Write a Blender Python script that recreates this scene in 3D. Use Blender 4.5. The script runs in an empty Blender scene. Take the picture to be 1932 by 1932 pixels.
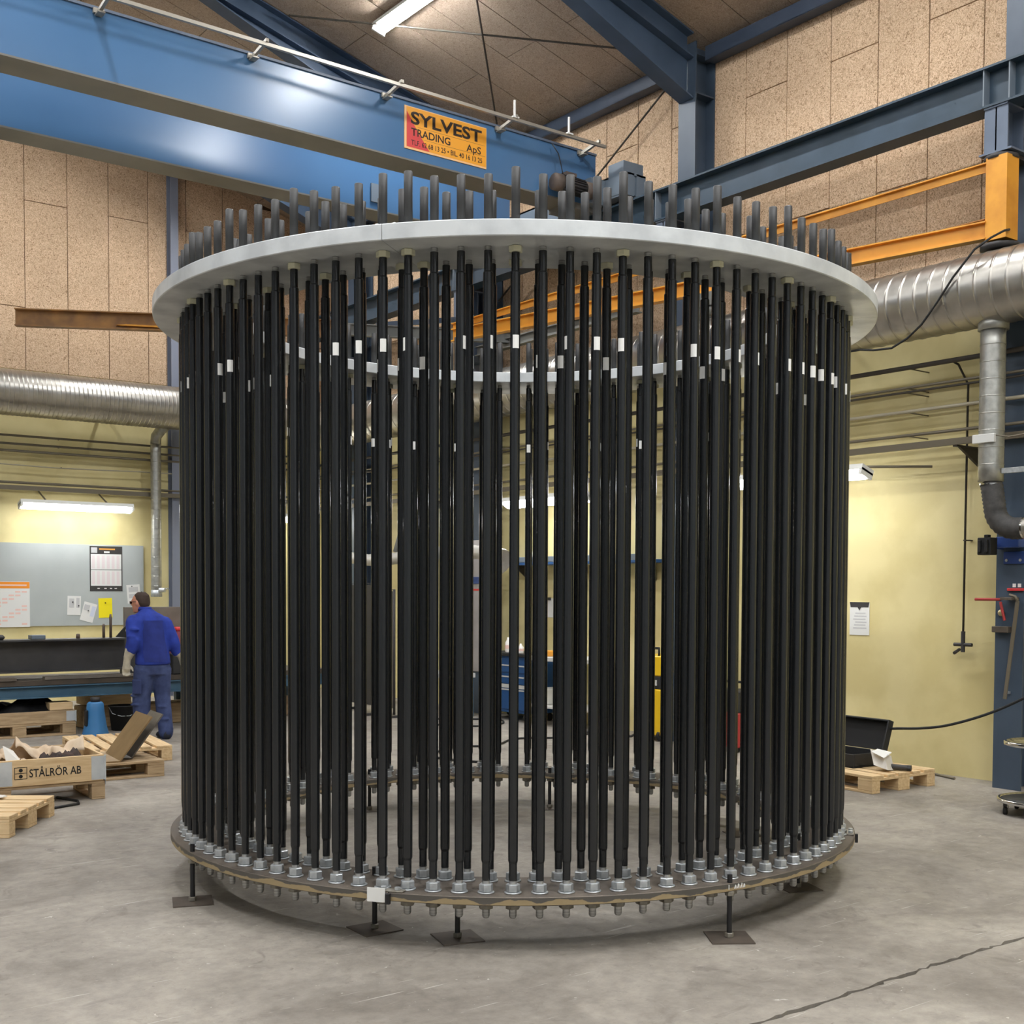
import bpy, bmesh, math, random
from mathutils import Vector, Matrix, Euler
random.seed(7)
PI = math.pi
sc = bpy.context.scene
C = sc.collection

# ------------------------------------------------------------------ camera, world, exposure
YAW, PITCH, ROLL, HC = math.radians(37.3), -0.03644, 0.00417, 1.62
cam_d = bpy.data.cameras.new('camera')
cam = bpy.data.objects.new('camera', cam_d); C.objects.link(cam)
cam_d.sensor_fit = 'HORIZONTAL'; cam_d.sensor_width = 36.0
cam_d.lens = 2270.54 / 1932 * 36.0
cam_d.shift_y = (1196.13 - 966) / 1932
cam_d.clip_start = 0.05; cam_d.clip_end = 200
cam.matrix_world = (Matrix.Translation((0, 0, HC)) @ Matrix.Rotation(-YAW, 4, 'Z') @
                    Matrix.Rotation(PI/2 + PITCH, 4, 'X') @ Matrix.Rotation(ROLL, 4, 'Z'))
sc.camera = cam
w = bpy.data.worlds.new('world'); sc.world = w; w.use_nodes = True
w.node_tree.nodes['Background'].inputs[0].default_value = (0.75, 0.8, 0.9, 1)
w.node_tree.nodes['Background'].inputs[1].default_value = 0.3
sc.view_settings.view_transform = 'Standard'
sc.view_settings.look = 'None'
sc.view_settings.gamma = 1.0
sc.view_settings.use_curve_mapping = False
sc.view_settings.exposure = 0.0
LAMP, LAMP_WALL = 192.0, 30.0     # radiance of the ceiling tubes and of the wall tubes
LAMP_COL = (0.97, 0.985, 1.0)
sc.cycles.use_denoising = True
sc.cycles.max_bounces = 4
sc.cycles.diffuse_bounces = 4
sc.cycles.glossy_bounces = 2
sc.cycles.transmission_bounces = 1
sc.cycles.caustics_reflective = False
sc.cycles.caustics_refractive = False
sc.cycles.use_adaptive_sampling = True
sc.cycles.adaptive_threshold = 0.08
sc.cycles.use_light_tree = False
sc.cycles.adaptive_min_samples = 10
sc.cycles.sample_clamp_indirect = 8.0

# ------------------------------------------------------------------ helpers
def lin(c):
    return tuple((x/12.92 if x <= 0.04045 else ((x+0.055)/1.055)**2.4) for x in c)
def rgb(r, g, b):
    return lin((r/255, g/255, b/255))
MATS = {}
def mat(name, col, rough=0.5, metal=0.0, col2=None, scale=6.0, detail=4.0, lo=0.35, hi=0.65, bump=0.0,
        bscale=None, stretch=(1, 1, 1), emit=None, estr=0.0, coat=0.0, r2=None, gen=False, spec=0.5, dist=0.0):
    m = bpy.data.materials.new(name); m.use_nodes = True
    nt = m.node_tree; b = nt.nodes['Principled BSDF']
    b.inputs['Base Color'].default_value = (*col, 1); b.inputs['Roughness'].default_value = rough
    b.inputs['Metallic'].default_value = metal; b.inputs['Coat Weight'].default_value = coat
    b.inputs['Specular IOR Level'].default_value = spec
    if emit:
        b.inputs['Emission Color'].default_value = (*emit, 1); b.inputs['Emission Strength'].default_value = estr
    if col2 is not None or bump:
        tc = nt.nodes.new('ShaderNodeTexCoord'); mp = nt.nodes.new('ShaderNodeMapping')
        mp.inputs['Scale'].default_value = stretch
        nt.links.new(tc.outputs['Generated' if gen else 'Object'], mp.inputs['Vector'])
        n = nt.nodes.new('ShaderNodeTexNoise'); n.inputs['Scale'].default_value = scale
        n.inputs['Detail'].default_value = detail; n.inputs['Distortion'].default_value = dist
        nt.links.new(mp.outputs[0], n.inputs['Vector'])
        if col2 is not None:
            rp = nt.nodes.new('ShaderNodeValToRGB')
            rp.color_ramp.elements[0].position = lo; rp.color_ramp.elements[0].color = (*col, 1)
            rp.color_ramp.elements[1].position = hi; rp.color_ramp.elements[1].color = (*col2, 1)
            nt.links.new(n.outputs['Fac'], rp.inputs['Fac']); nt.links.new(rp.outputs['Color'], b.inputs['Base Color'])
            if r2 is not None:
                mr = nt.nodes.new('ShaderNodeMapRange'); mr.inputs['From Min'].default_value = lo; mr.inputs['From Max'].default_value = hi
                mr.inputs['To Min'].default_value = rough; mr.inputs['To Max'].default_value = r2
                nt.links.new(n.outputs['Fac'], mr.inputs['Value']); nt.links.new(mr.outputs[0], b.inputs['Roughness'])
        if bump:
            n2 = n
            if bscale:
                n2 = nt.nodes.new('ShaderNodeTexNoise'); n2.inputs['Scale'].default_value = bscale; n2.inputs['Detail'].default_value = 3
                nt.links.new(mp.outputs[0], n2.inputs['Vector'])
            bp = nt.nodes.new('ShaderNodeBump'); bp.inputs['Strength'].default_value = bump; bp.inputs['Distance'].default_value = 0.01
            nt.links.new(n2.outputs['Fac'], bp.inputs['Height']); nt.links.new(bp.outputs[0], b.inputs['Normal'])
    MATS[name] = m
    return m

def axis_frame(d):
    d = Vector(d).normalized()
    a = Vector((0, 0, 1)) if abs(d.z) < 0.95 else Vector((1, 0, 0))
    x = a.cross(d).normalized(); y = d.cross(x).normalized()
    return x, y, d

class MB:
    """collects shapes, then links them as ONE mesh object"""
    def __init__(s): s.v = []; s.f = []; s.sm = []; s.mi = []; s.cur = 0
    def add(s, vs, fs, smooth=False):
        o = len(s.v); s.v += [tuple(x) for x in vs]
        for f in fs: s.f.append(tuple(i+o for i in f)); s.sm.append(smooth); s.mi.append(s.cur)
        return s
    def box(s, a, b, M=None):
        x0, y0, z0 = (min(a[i], b[i]) for i in range(3)); x1, y1, z1 = (max(a[i], b[i]) for i in range(3))
        vs = [Vector(p) for p in ((x0,y0,z0),(x1,y0,z0),(x1,y1,z0),(x0,y1,z0),(x0,y0,z1),(x1,y0,z1),(x1,y1,z1),(x0,y1,z1))]
        if M is not None: vs = [M @ v for v in vs]
        return s.add(vs, [(0,3,2,1),(4,5,6,7),(0,1,5,4),(1,2,6,5),(2,3,7,6),(3,0,4,7)])
    def bbox(s, a, b, bev=0.004, M=None):
        """box with chamfered vertical and horizontal edges"""
        bm = bmesh.new(); bmesh.ops.create_cube(bm, size=1)
        sx, sy, sz = (abs(b[i]-a[i]) for i in range(3)); c = [(a[i]+b[i])/2 for i in range(3)]
        for v in bm.verts: v.co = Vector((v.co.x*sx, v.co.y*sy, v.co.z*sz))
        bmesh.ops.bevel(bm, geom=list(bm.edges), offset=min(bev, sx*.45, sy*.45, sz*.45), segments=1, affect='EDGES')
        for v in bm.verts:
            v.co += Vector(c)
            if M is not None: v.co = M @ v.co
        bm.verts.index_update()
        s.add([v.co.copy() for v in bm.verts], [tuple(v.index for v in f.verts) for f in bm.faces]); bm.free(); return s
    def bar(s, p0, p1, w, h, up=(0, 0, 1), off=(0, 0)):
        """rectangular bar along p0-p1, w sideways, h in the up direction"""
        p0, p1 = Vector(p0), Vector(p1); d = (p1-p0).normalized(); u = Vector(up)
        x = d.cross(u).normalized(); u = x.cross(d).normalized()
        vs = []
        for p in (p0, p1):
            for a, b in ((-1,-1),(1,-1),(1,1),(-1,1)): vs.append(p + x*(a*w/2+off[0]) + u*(b*h/2+off[1]))
        return s.add(vs, [(0,1,2,3),(7,6,5,4),(0,4,5,1),(1,5,6,2),(2,6,7,3),(3,7,4,0)])
    def ibeam(s, p0, p1, h, b, tf=.015, tw=.01, up=(0, 0, 1)):
        s.bar(p0, p1, b, tf, up, (0, h/2-tf/2)); s.bar(p0, p1, b, tf, up, (0, -h/2+tf/2)); return s.bar(p0, p1, tw, h-2*tf, up)
    def cyl(s, p0, p1, r0, r1=None, n=16, caps=True, smooth=True):
        r1 = r0 if r1 is None else r1
        p0, p1 = Vector(p0), Vector(p1); x, y, d = axis_frame(p1-p0)
        vs = []
        for p, r in ((p0, r0), (p1, r1)):
            for i in range(n):
                a = 2*PI*i/n; vs.append(p + x*(math.cos(a)*r) + y*(math.sin(a)*r))
        s.add(vs, [(i, (i+1) % n, n+(i+1) % n, n+i) for i in range(n)], smooth)
        if caps:
            s.add(vs[:n], [tuple(reversed(range(n)))]); s.add(vs[n:], [tuple(range(n))])
        return s
    def lathe(s, prof, n=24, M=None, smooth=True, cap=True):
        """prof: (r, z) pairs from one end to the other"""
        vs = []; k = len(prof)
        for r, z in prof:
            for i in range(n):
                a = 2*PI*i/n; v = Vector((math.cos(a)*r, math.sin(a)*r, z)); vs.append(M @ v if M is not None else v)
        for j in range(k-1):
            s.add([], []); o = 0
        fs = [(j*n+i, j*n+(i+1) % n, (j+1)*n+(i+1) % n, (j+1)*n+i) for j in range(k-1) for i in range(n)]
        if cap: fs += [tuple(reversed(range(n))), tuple(range((k-1)*n, k*n))]
        return s.add(vs, fs, smooth)
    def tube(s, pts, r, n=8, caps=True):
        pts = [Vector(p) for p in pts]; vs = []; k = len(pts)
        rs = r if isinstance(r, (list, tuple)) else [r]*k
        d0 = (pts[1]-pts[0]).normalized(); x, y, _ = axis_frame(d0)
        for j, p in enumerate(pts):
            d = (pts[min(j+1, k-1)]-pts[max(j-1, 0)]).normalized()
            x = (x - d*x.dot(d)).normalized(); y = d.cross(x)
            for i in range(n):
                a = 2*PI*i/n; vs.append(p + x*(math.cos(a)*rs[j]) + y*(math.sin(a)*rs[j]))
        fs = [(j*n+i, j*n+(i+1) % n, (j+1)*n+(i+1) % n, (j+1)*n+i) for j in range(k-1) for i in range(n)]
        if caps: fs += [tuple(reversed(range(n))), tuple(range((k-1)*n, k*n))]
        return s.add(vs, fs, True)
    def prism(s, poly, d):
        """poly: coplanar 3-D points, extruded by vector d"""
        poly = [Vector(p) for p in poly]; d = Vector(d); n = len(poly)
        return s.add(poly + [p+d for p in poly], [tuple(reversed(range(n))), tuple(range(n, 2*n))] +
                     [(i, (i+1) % n, n+(i+1) % n, n+i) for i in range(n)])
    def loft(s, rings, n=16, M=None):
        """rings: (centre, rx, ry[, axis_x, axis_y])"""
        vs = []; k = len(rings)
        for r in rings:
            c, rx, ry = Vector(r[0]), r[1], r[2]
            ax = Vector(r[3]) if len(r) > 3 else Vector((1, 0, 0)); ay = Vector(r[4]) if len(r) > 4 else Vector((0, 1, 0))
            for i in range(n):
                a = 2*PI*i/n; v = c + ax*(math.cos(a)*rx) + ay*(math.sin(a)*ry); vs.append(M @ v if M is not None else v)
        fs = [(j*n+i, j*n+(i+1) % n, (j+1)*n+(i+1) % n, (j+1)*n+i) for j in range(k-1) for i in range(n)]
        fs += [tuple(reversed(range(n))), tuple(range((k-1)*n, k*n))]
        return s.add(vs, fs, True)
    def ball(s, c, r, n=12, sq=(1, 1, 1)):
        prof = []
        for j in range(n//2+1):
            a = -PI/2 + PI*j/(n//2); prof.append((max(math.cos(a)*r, r*0.02), math.sin(a)*r))
        M = Matrix.Translation(Vector(c)) @ Matrix.Diagonal((sq[0], sq[1], sq[2], 1))
        return s.lathe(prof, n, M)
    def build(s, name, m=None, parent=None, fix=True):
        me = bpy.data.meshes.new(name); me.from_pydata(s.v, [], s.f)
        me.polygons.foreach_set('use_smooth', s.sm)
        if m is not None:
            for q in (m if isinstance(m, (list, tuple)) else [m]): me.materials.append(MATS[q])
            if isinstance(m, (list, tuple)): me.polygons.foreach_set('material_index', s.mi)
        if fix:
            bm = bmesh.new(); bm.from_mesh(me); bmesh.ops.recalc_face_normals(bm, faces=bm.faces); bm.to_mesh(me); bm.free()
        me.update()
        o = bpy.data.objects.new(name, me); C.objects.link(o)
        if parent is not None: o.parent = parent
        return o

def tag(o, label=None, cat=None, group=None, kind=None):
    if label: o['label'] = label
    if cat: o['category'] = cat
    if group: o['group'] = group
    if kind: o['kind'] = kind
    return o
def thing(name, label, cat, loc=(0, 0, 0), rz=0.0, group=None):
    o = bpy.data.objects.new(name, None); C.objects.link(o); o.empty_display_size = 0.1
    o.location = loc; o.rotation_euler = (0, 0, rz)
    return tag(o, label, cat, group)
def struct(o): o['kind'] = 'structure'; return o
def inst(o, name, parent, loc=(0, 0, 0), rz=0.0):
    """another object on the same mesh data"""
    c = bpy.data.objects.new(name, o.data if hasattr(o, 'data') else o); C.objects.link(c)
    c.parent = parent; c.location = loc; c.rotation_euler = (0, 0, rz); return c
def keep_world(o, parent):
    """verts were written in world coordinates: parent without moving"""
    o.parent = parent; o.matrix_parent_inverse = parent.matrix_basis.inverted(); return o
def copy_tree(root, loc, rz, label=None, group=None):
    r = root.copy(); C.objects.link(r); r.location = loc; r.rotation_euler = (0, 0, rz)
    if label: r['label'] = label
    if group: r['group'] = group
    for ch in root.children:
        c = ch.copy(); C.objects.link(c); c.parent = r
        for g in ch.children:
            d = g.copy(); C.objects.link(d); d.parent = c
    return r
def text_obj(body, m, parent, M, width=None, height=None, name='lettering', thick=0.0006, bold=0.0, align='LEFT'):
    cu = bpy.data.curves.new(name, 'FONT'); cu.body = body; cu.size = 1.0; cu.extrude = 0.0; cu.offset = bold; cu.align_x = align
    cu.resolution_u = 3
    t = bpy.data.objects.new('tmp', cu); C.objects.link(t)
    dg = bpy.context.evaluated_depsgraph_get(); dg.update()
    me = bpy.data.meshes.new_from_object(t.evaluated_get(dg))
    bpy.data.objects.remove(t)
    xs = [v.co.x for v in me.vertices]; ys = [v.co.y for v in me.vertices]
    x0, x1, y0, y1 = min(xs), max(xs), min(ys), max(ys)
    sx = (width/(x1-x0)) if width else None; sy = (height/(y1-y0)) if height else None
    sx = sx or sy; sy = sy or sx
    for v in me.vertices: v.co = M @ Vector(((v.co.x-x0)*sx, (v.co.y-y0)*sy, 0.0))
    me.materials.clear(); me.materials.append(MATS[m]); me.name = name
    o = bpy.data.objects.new(name, me); C.objects.link(o); o.parent = parent
    return o
def remeshed(mb, voxel, smooth_it=4):
    """fuse overlapping shapes into one continuous surface; returns mesh"""
    o = mb.build('tmp'); md = o.modifiers.new('r', 'REMESH'); md.mode = 'VOXEL'; md.voxel_size = voxel; md.use_smooth_shade = True
    sm = o.modifiers.new('s', 'SMOOTH'); sm.factor = 0.5; sm.iterations = smooth_it
    dg = bpy.context.evaluated_depsgraph_get(); dg.update()
    me = bpy.data.meshes.new_from_object(o.evaluated_get(dg)); bpy.data.objects.remove(o)
    for p in me.polygons: p.use_smooth = True
    return me
def obj(name, me, m, parent=None):
    me.name = name; me.materials.clear(); me.materials.append(MATS[m]); o = bpy.data.objects.new(name, me); C.objects.link(o)
    if parent is not None: o.parent = parent
    return o

# ------------------------------------------------------------------ materials
def floor_mat():
    m = bpy.data.materials.new('concrete'); m.use_nodes = True; nt = m.node_tree; b = nt.nodes['Principled BSDF']
    tc = nt.nodes.new('ShaderNodeTexCoord')
    def noise(scale, detail, rough=0.55, dist=0.0, st=(1, 1, 1)):
        mp = nt.nodes.new('ShaderNodeMapping'); mp.inputs['Scale'].default_value = st
        nt.links.new(tc.outputs['Object'], mp.inputs['Vector'])
        n = nt.nodes.new('ShaderNodeTexNoise'); n.inputs['Scale'].default_value = scale; n.inputs['Detail'].default_value = detail
        n.inputs['Roughness'].default_value = rough; n.inputs['Distortion'].default_value = dist
        nt.links.new(mp.outputs[0], n.inputs['Vector']); return n.outputs['Fac']
    def ramp(fac, stops):
        r = nt.nodes.new('ShaderNodeValToRGB'); e = r.color_ramp.elements
        e[0].position, e[0].color = stops[0][0], (*stops[0][1], 1); e[1].position, e[1].color = stops[-1][0], (*stops[-1][1], 1)
        for p, c in stops[1:-1]:
            q = e.new(p); q.color = (*c, 1)
        nt.links.new(fac, r.inputs['Fac']); return r.outputs['Color']
    def mix(t, a, c, fac):
        x = nt.nodes.new('ShaderNodeMix'); x.data_type = 'RGBA'; x.blend_type = t
        nt.links.new(a, x.inputs['A']); nt.links.new(c, x.inputs['B'])
        if isinstance(fac, float): x.inputs['Factor'].default_value = fac
        else: nt.links.new(fac, x.inputs['Factor'])
        return x.outputs['Result']
    g = lambda v: (v, v, v)
    base = ramp(noise(0.9, 6, 0.6, 0.6), [(0.3, rgb(128, 121, 112)), (0.5, rgb(156, 149, 139)), (0.7, rgb(178, 171, 159))])
    fine = ramp(noise(11, 7, 0.72), [(0.34, g(0.66)), (0.62, g(1.0))])
    col = mix('MULTIPLY', base, fine, 0.75)
    spots = ramp(noise(5, 6, 0.65, 1.2), [(0.58, g(0.0)), (0.70, g(1.0))])
    dark = nt.nodes.new('ShaderNodeRGB'); dark.outputs[0].default_value = (*rgb(104, 97, 90), 1)
    mm = nt.nodes.new('ShaderNodeMath'); mm.operation = 'MULTIPLY'; mm.inputs[1].default_value = 0.5
    nt.links.new(spots, mm.inputs[0]); col = mix('MIX', col, dark.outputs[0], mm.outputs[0])
    dk = ramp(noise(34, 4, 0.6, 0.6), [(0.27, g(1.0)), (0.36, g(0.0))])
    mk = nt.nodes.new('ShaderNodeMath'); mk.operation = 'MULTIPLY'; mk.inputs[1].default_value = 0.6
    nt.links.new(dk, mk.inputs[0]); col = mix('MIX', col, dark.outputs[0], mk.outputs[0])
    # paint specks and scratches
    sp = ramp(noise(26, 3, 0.55, 0.8), [(0.705, g(0.0)), (0.74, g(0.8))])
    wh = nt.nodes.new('ShaderNodeRGB'); wh.outputs[0].default_value = (*rgb(205, 200, 192), 1)
    col = mix('MIX', col, wh.outputs[0], sp)
    rot = nt.nodes.new('ShaderNodeMapping'); rot.inputs['Rotation'].default_value = (0, 0, 0.9); rot.inputs['Scale'].default_value = (2.2, 60, 1)
    nt.links.new(tc.outputs['Object'], rot.inputs['Vector'])
    ns = nt.nodes.new('ShaderNodeTexNoise'); ns.inputs['Scale'].default_value = 1.0; ns.inputs['Detail'].default_value = 2; ns.inputs['Distortion'].default_value = 0.8
    nt.links.new(rot.outputs[0], ns.inputs['Vector'])
    scr = ramp(ns.outputs['Fac'], [(0.70, g(0.0)), (0.735, g(0.6))])
    col = mix('MIX', col, wh.outputs[0], scr)
    nt.links.new(col, b.inputs['Base Color'])
    rr = ramp(noise(2.5, 4), [(0.35, g(0.5)), (0.65, g(0.72))]); nt.links.new(rr, b.inputs['Roughness'])
    bp = nt.nodes.new('ShaderNodeBump'); bp.inputs['Strength'].default_value = 0.25; bp.inputs['Distance'].default_value = 0.01
    nt.links.new(noise(30, 6, 0.65), bp.inputs['Height']); nt.links.new(bp.outputs[0], b.inputs['Normal'])
    MATS['concrete'] = m
floor_mat()

def chip_mat(name, c0, c1, c2, sc_=95.0):
    """wood-wool board: curly pale fibres over darker gaps"""
    m = bpy.data.materials.new(name); m.use_nodes = True; nt = m.node_tree; b = nt.nodes['Principled BSDF']
    tc = nt.nodes.new('ShaderNodeTexCoord')
    n = nt.nodes.new('ShaderNodeTexNoise'); n.inputs['Scale'].default_value = sc_*0.5; n.inputs['Detail'].default_value = 3; n.inputs['Distortion'].default_value = 2.6
    nt.links.new(tc.outputs['Object'], n.inputs['Vector'])
    r = nt.nodes.new('ShaderNodeValToRGB'); e = r.color_ramp.elements
    e[0].position, e[0].color = 0.30, (*c0, 1); e[1].position, e[1].color = 0.66, (*c2, 1); q = e.new(0.46); q.color = (*c1, 1)
    nt.links.new(n.outputs['Fac'], r.inputs['Fac'])
    n2 = nt.nodes.new('ShaderNodeTexNoise'); n2.inputs['Scale'].default_value = 1.3; n2.inputs['Detail'].default_value = 5
    nt.links.new(tc.outputs['Object'], n2.inputs['Vector'])
    r2 = nt.nodes.new('ShaderNodeValToRGB'); f = r2.color_ramp.elements
    f[0].position, f[0].color = 0.3, (0.86, 0.86, 0.86, 1); f[1].position, f[1].color = 0.7, (1, 1, 1, 1)
    nt.links.new(n2.outputs['Fac'], r2.inputs['Fac'])
    x = nt.nodes.new('ShaderNodeMix'); x.data_type = 'RGBA'; x.blend_type = 'MULTIPLY'; x.inputs['Factor'].default_value = 1.0
    nt.links.new(r.outputs['Color'], x.inputs['A']); nt.links.new(r2.outputs['Color'], x.inputs['B'])
    nt.links.new(x.outputs['Result'], b.inputs['Base Color']); b.inputs['Roughness'].default_value = 0.9
    b.inputs['Specular IOR Level'].default_value = 0.15
    bp = nt.nodes.new('ShaderNodeBump'); bp.inputs['Strength'].default_value = 0.5; bp.inputs['Distance'].default_value = 0.006
    nt.links.new(n.outputs['Fac'], bp.inputs['Height']); nt.links.new(bp.outputs[0], b.inputs['Normal'])
    MATS[name] = m
chip_mat('chip_wall', rgb(140, 112, 86), rgb(208, 176, 143), rgb(235, 208, 178), 70)
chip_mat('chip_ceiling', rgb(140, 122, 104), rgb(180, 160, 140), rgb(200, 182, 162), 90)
mat('joint', rgb(104, 78, 54), 0.9)
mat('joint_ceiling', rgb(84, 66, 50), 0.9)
mat('yellow_paint', rgb(219, 204, 146), 0.55, col2=rgb(229, 215, 159), scale=2.2, detail=6, lo=0.4, hi=0.6, bump=0.05, bscale=60)
mat('grey_paint', rgb(176, 180, 182), 0.6)
mat('crack', rgb(64, 56, 50), 0.9, col2=rgb(90, 78, 68), scale=30)
mat('crane_blue', rgb(76, 116, 158), 0.24, col2=rgb(84, 124, 166), scale=1.1, detail=2, lo=0.25, hi=0.75, bump=0.012, bscale=2.5)
mat('steel_blue', rgb(92, 104, 122), 0.45, col2=rgb(104, 116, 134), scale=3, detail=5)
mat('runway_shaded_blue', rgb(46, 64, 78), 0.45, col2=rgb(56, 74, 90), scale=3)  # darker blue: shade on the web under the top flange put into the colour
mat('strut_blue', rgb(54, 66, 84), 0.5, col2=rgb(62, 74, 92), scale=3)
mat('column_blue', rgb(62, 76, 92), 0.45, col2=rgb(72, 86, 102), scale=3, detail=5, lo=0.3, hi=0.7)
mat('rafter_blue', rgb(62, 80, 102), 0.5, col2=rgb(72, 90, 112), scale=2.5)  # slightly darkened, shade on the far rafters put into the colour
mat('flange_grey', rgb(128, 136, 144), 0.4, col2=rgb(112, 122, 132), scale=4)
mat('underside_grey', rgb(128, 124, 116), 0.5, col2=rgb(114, 112, 106), scale=2)
mat('galv', rgb(186, 190, 192), 0.5, 0.2, col2=rgb(212, 216, 217), scale=5.0, detail=6, lo=0.36, hi=0.62, bump=0.04, bscale=40, r2=0.38)
mat('duct', rgb(168, 164, 156), 0.30, 0.9, col2=rgb(188, 184, 176), scale=7, detail=5, lo=0.3, hi=0.7, bump=0.05, bscale=9, r2=0.36)
mat('duct_small', rgb(158, 158, 152), 0.4, 0.75, col2=rgb(180, 180, 174), scale=16, detail=4)
mat('black_plastic', rgb(29, 31, 33), 0.20)
mat('black_plastic_thin', rgb(34, 35, 36), 0.4)
mat('cap_plastic', rgb(58, 58, 58), 0.42, col2=rgb(50, 50, 50), scale=6)
mat('stud', rgb(190, 190, 188), 0.35, 0.7, col2=rgb(150, 150, 148), scale=60, stretch=(.2, .2, 3))
mat('zinc', rgb(178, 183, 186), 0.34, 0.55, col2=rgb(204, 208, 210), scale=30, lo=0.35, hi=0.65)
mat('zinc_dull', rgb(150, 146, 136), 0.5, 0.4, col2=rgb(126, 120, 108), scale=30)
mat('nylon', rgb(208, 206, 178), 0.45)
mat('white_label', rgb(236, 236, 232), 0.5)
mat('label_print', rgb(150, 150, 150), 0.6)
mat('raw_steel', rgb(92, 84, 76), 0.5, 0.35, col2=rgb(116, 106, 95), scale=4, detail=7, lo=0.35, hi=0.65, bump=0.05, bscale=30, r2=0.6)
def rim_mat():
    m = bpy.data.materials.new('rust_edge'); m.use_nodes = True; nt = m.node_tree; b = nt.nodes['Principled BSDF']
    tc = nt.nodes.new('ShaderNodeTexCoord'); sp = nt.nodes.new('ShaderNodeSeparateXYZ'); nt.links.new(tc.outputs['Object'], sp.inputs[0])
    n = nt.nodes.new('ShaderNodeTexNoise'); n.inputs['Scale'].default_value = 7; n.inputs['Detail'].default_value = 6; nt.links.new(tc.outputs['Object'], n.inputs['Vector'])
    mr = nt.nodes.new('ShaderNodeMapRange'); mr.inputs['From Min'].default_value = .224; mr.inputs['From Max'].default_value = .263; mr.inputs['To Min'].default_value = .30; mr.inputs['To Max'].default_value = -.18
    nt.links.new(sp.outputs['Z'], mr.inputs['Value'])
    ad = nt.nodes.new('ShaderNodeMath'); ad.operation = 'ADD'; nt.links.new(mr.outputs[0], ad.inputs[0]); nt.links.new(n.outputs['Fac'], ad.inputs[1])
    r = nt.nodes.new('ShaderNodeValToRGB'); e = r.color_ramp.elements; e[0].position, e[0].color = .53, (*rgb(88, 84, 78), 1); e[1].position, e[1].color = .57, (*rgb(158, 140, 106), 1)
    nt.links.new(ad.outputs[0], r.inputs['Fac']); nt.links.new(r.outputs['Color'], b.inputs['Base Color']); b.inputs['Roughness'].default_value = .55; b.inputs['Metallic'].default_value = .15
    MATS['rust_edge'] = m
rim_mat()
mat('black_steel', rgb(26, 26, 28), 0.45)
mat('dark_plate', rgb(88, 80, 73), 0.55, 0.3, col2=rgb(104, 94, 84), scale=8)
mat('paper', rgb(228, 228, 224), 0.75)
mat('orange_jib', rgb(226, 158, 54), 0.45, col2=rgb(206, 138, 44), scale=3, detail=6, lo=0.45, hi=0.62)
mat('brown_beam', rgb(168, 120, 62), 0.55, col2=rgb(126, 90, 54), scale=5, detail=5)
mat('grey_beam', rgb(132, 132, 128), 0.5, col2=rgb(112, 112, 108), scale=4)
mat('rail_metal', rgb(176, 170, 158), 0.4, 0.5)
mat('pipe_grey', rgb(122, 114, 98), 0.5, 0.3)
mat('pipe_dark', rgb(64, 58, 50), 0.6)
mat('pipe_light', rgb(176, 168, 146), 0.5, 0.2)
mat('tube_light', (1, 1, 1), 0.5, emit=LAMP_COL, estr=LAMP)
mat('tube_light_wall', (1, 1, 1), 0.5, emit=LAMP_COL, estr=LAMP_WALL)
mat('lamp_housing', rgb(220, 220, 214), 0.5)
mat('sign_orange', rgb(244, 168, 48), 0.5)
mat('sign_border', rgb(246, 196, 140), 0.5)
mat('sign_red', rgb(216, 66, 66), 0.5)
mat('ink', rgb(42, 28, 18), 0.6)
mat('ink_black', rgb(30, 28, 26), 0.7)
mat('motor_brown', rgb(104, 90, 80), 0.6, col2=rgb(88, 78, 72), scale=8)
mat('motor_dark', rgb(58, 56, 56), 0.6)
mat('gear_grey', rgb(112, 124, 136), 0.45)
mat('rubber', rgb(24, 24, 24), 0.7)
mat('hose', rgb(72, 70, 68), 0.75, col2=rgb(56, 55, 54), scale=20)
mat('chrome', rgb(210, 210, 208), 0.15, 1.0)
mat('wood', rgb(212, 180, 134), 0.7, col2=rgb(230, 202, 158), scale=5, detail=6, stretch=(1, 8, 8), bump=0.05)
mat('wood_old', rgb(168, 142, 108), 0.75, col2=rgb(194, 168, 132), scale=5, detail=6, stretch=(1, 8, 8), bump=0.05)
mat('wood_cross', rgb(200, 162, 110), 0.7, col2=rgb(222, 186, 134), scale=5, detail=6, stretch=(8, 1, 8))
mat('board_grey', rgb(182, 188, 186), 0.7, col2=rgb(172, 178, 176), scale=1.5)
mat('calendar_orange', rgb(244, 150, 44), 0.6)
mat('calendar_tint', rgb(238, 202, 190), 0.7)
mat('poster_black', rgb(58, 56, 54), 0.6)
mat('poster_tint', rgb(226, 214, 214), 0.7)
mat('poster_orange', rgb(226, 160, 70), 0.6)
mat('yellow_paper', rgb(246, 228, 20), 0.7)
mat('blue_tint', rgb(206, 212, 228), 0.7)
mat('grey_print', rgb(196, 196, 196), 0.7)
mat('dark_beam', rgb(58, 58, 60), 0.5, 0.3, col2=rgb(74, 73, 73), scale=3, detail=6)
mat('bench_blue', rgb(58, 92, 116), 0.55, col2=rgb(70, 104, 126), scale=4)
mat('bench_brown', rgb(78, 68, 58), 0.6, col2=rgb(62, 55, 48), scale=6)
mat('cone_blue', rgb(58, 122, 178), 0.5, col2=rgb(66, 130, 184), scale=5)
mat('kraft', rgb(218, 198, 172), 0.8, col2=rgb(200, 176, 148), scale=6)
mat('scrap', rgb(74, 52, 42), 0.7, col2=rgb(48, 38, 34), scale=20)
mat('white_sheet', rgb(226, 222, 214), 0.7)
mat('bent_plate', rgb(136, 112, 78), 0.5, 0.3, col2=rgb(152, 126, 90), scale=6, detail=6)
mat('bent_plate_grey', rgb(118, 112, 104), 0.45, 0.4, col2=rgb(132, 126, 118), scale=5)
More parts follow.
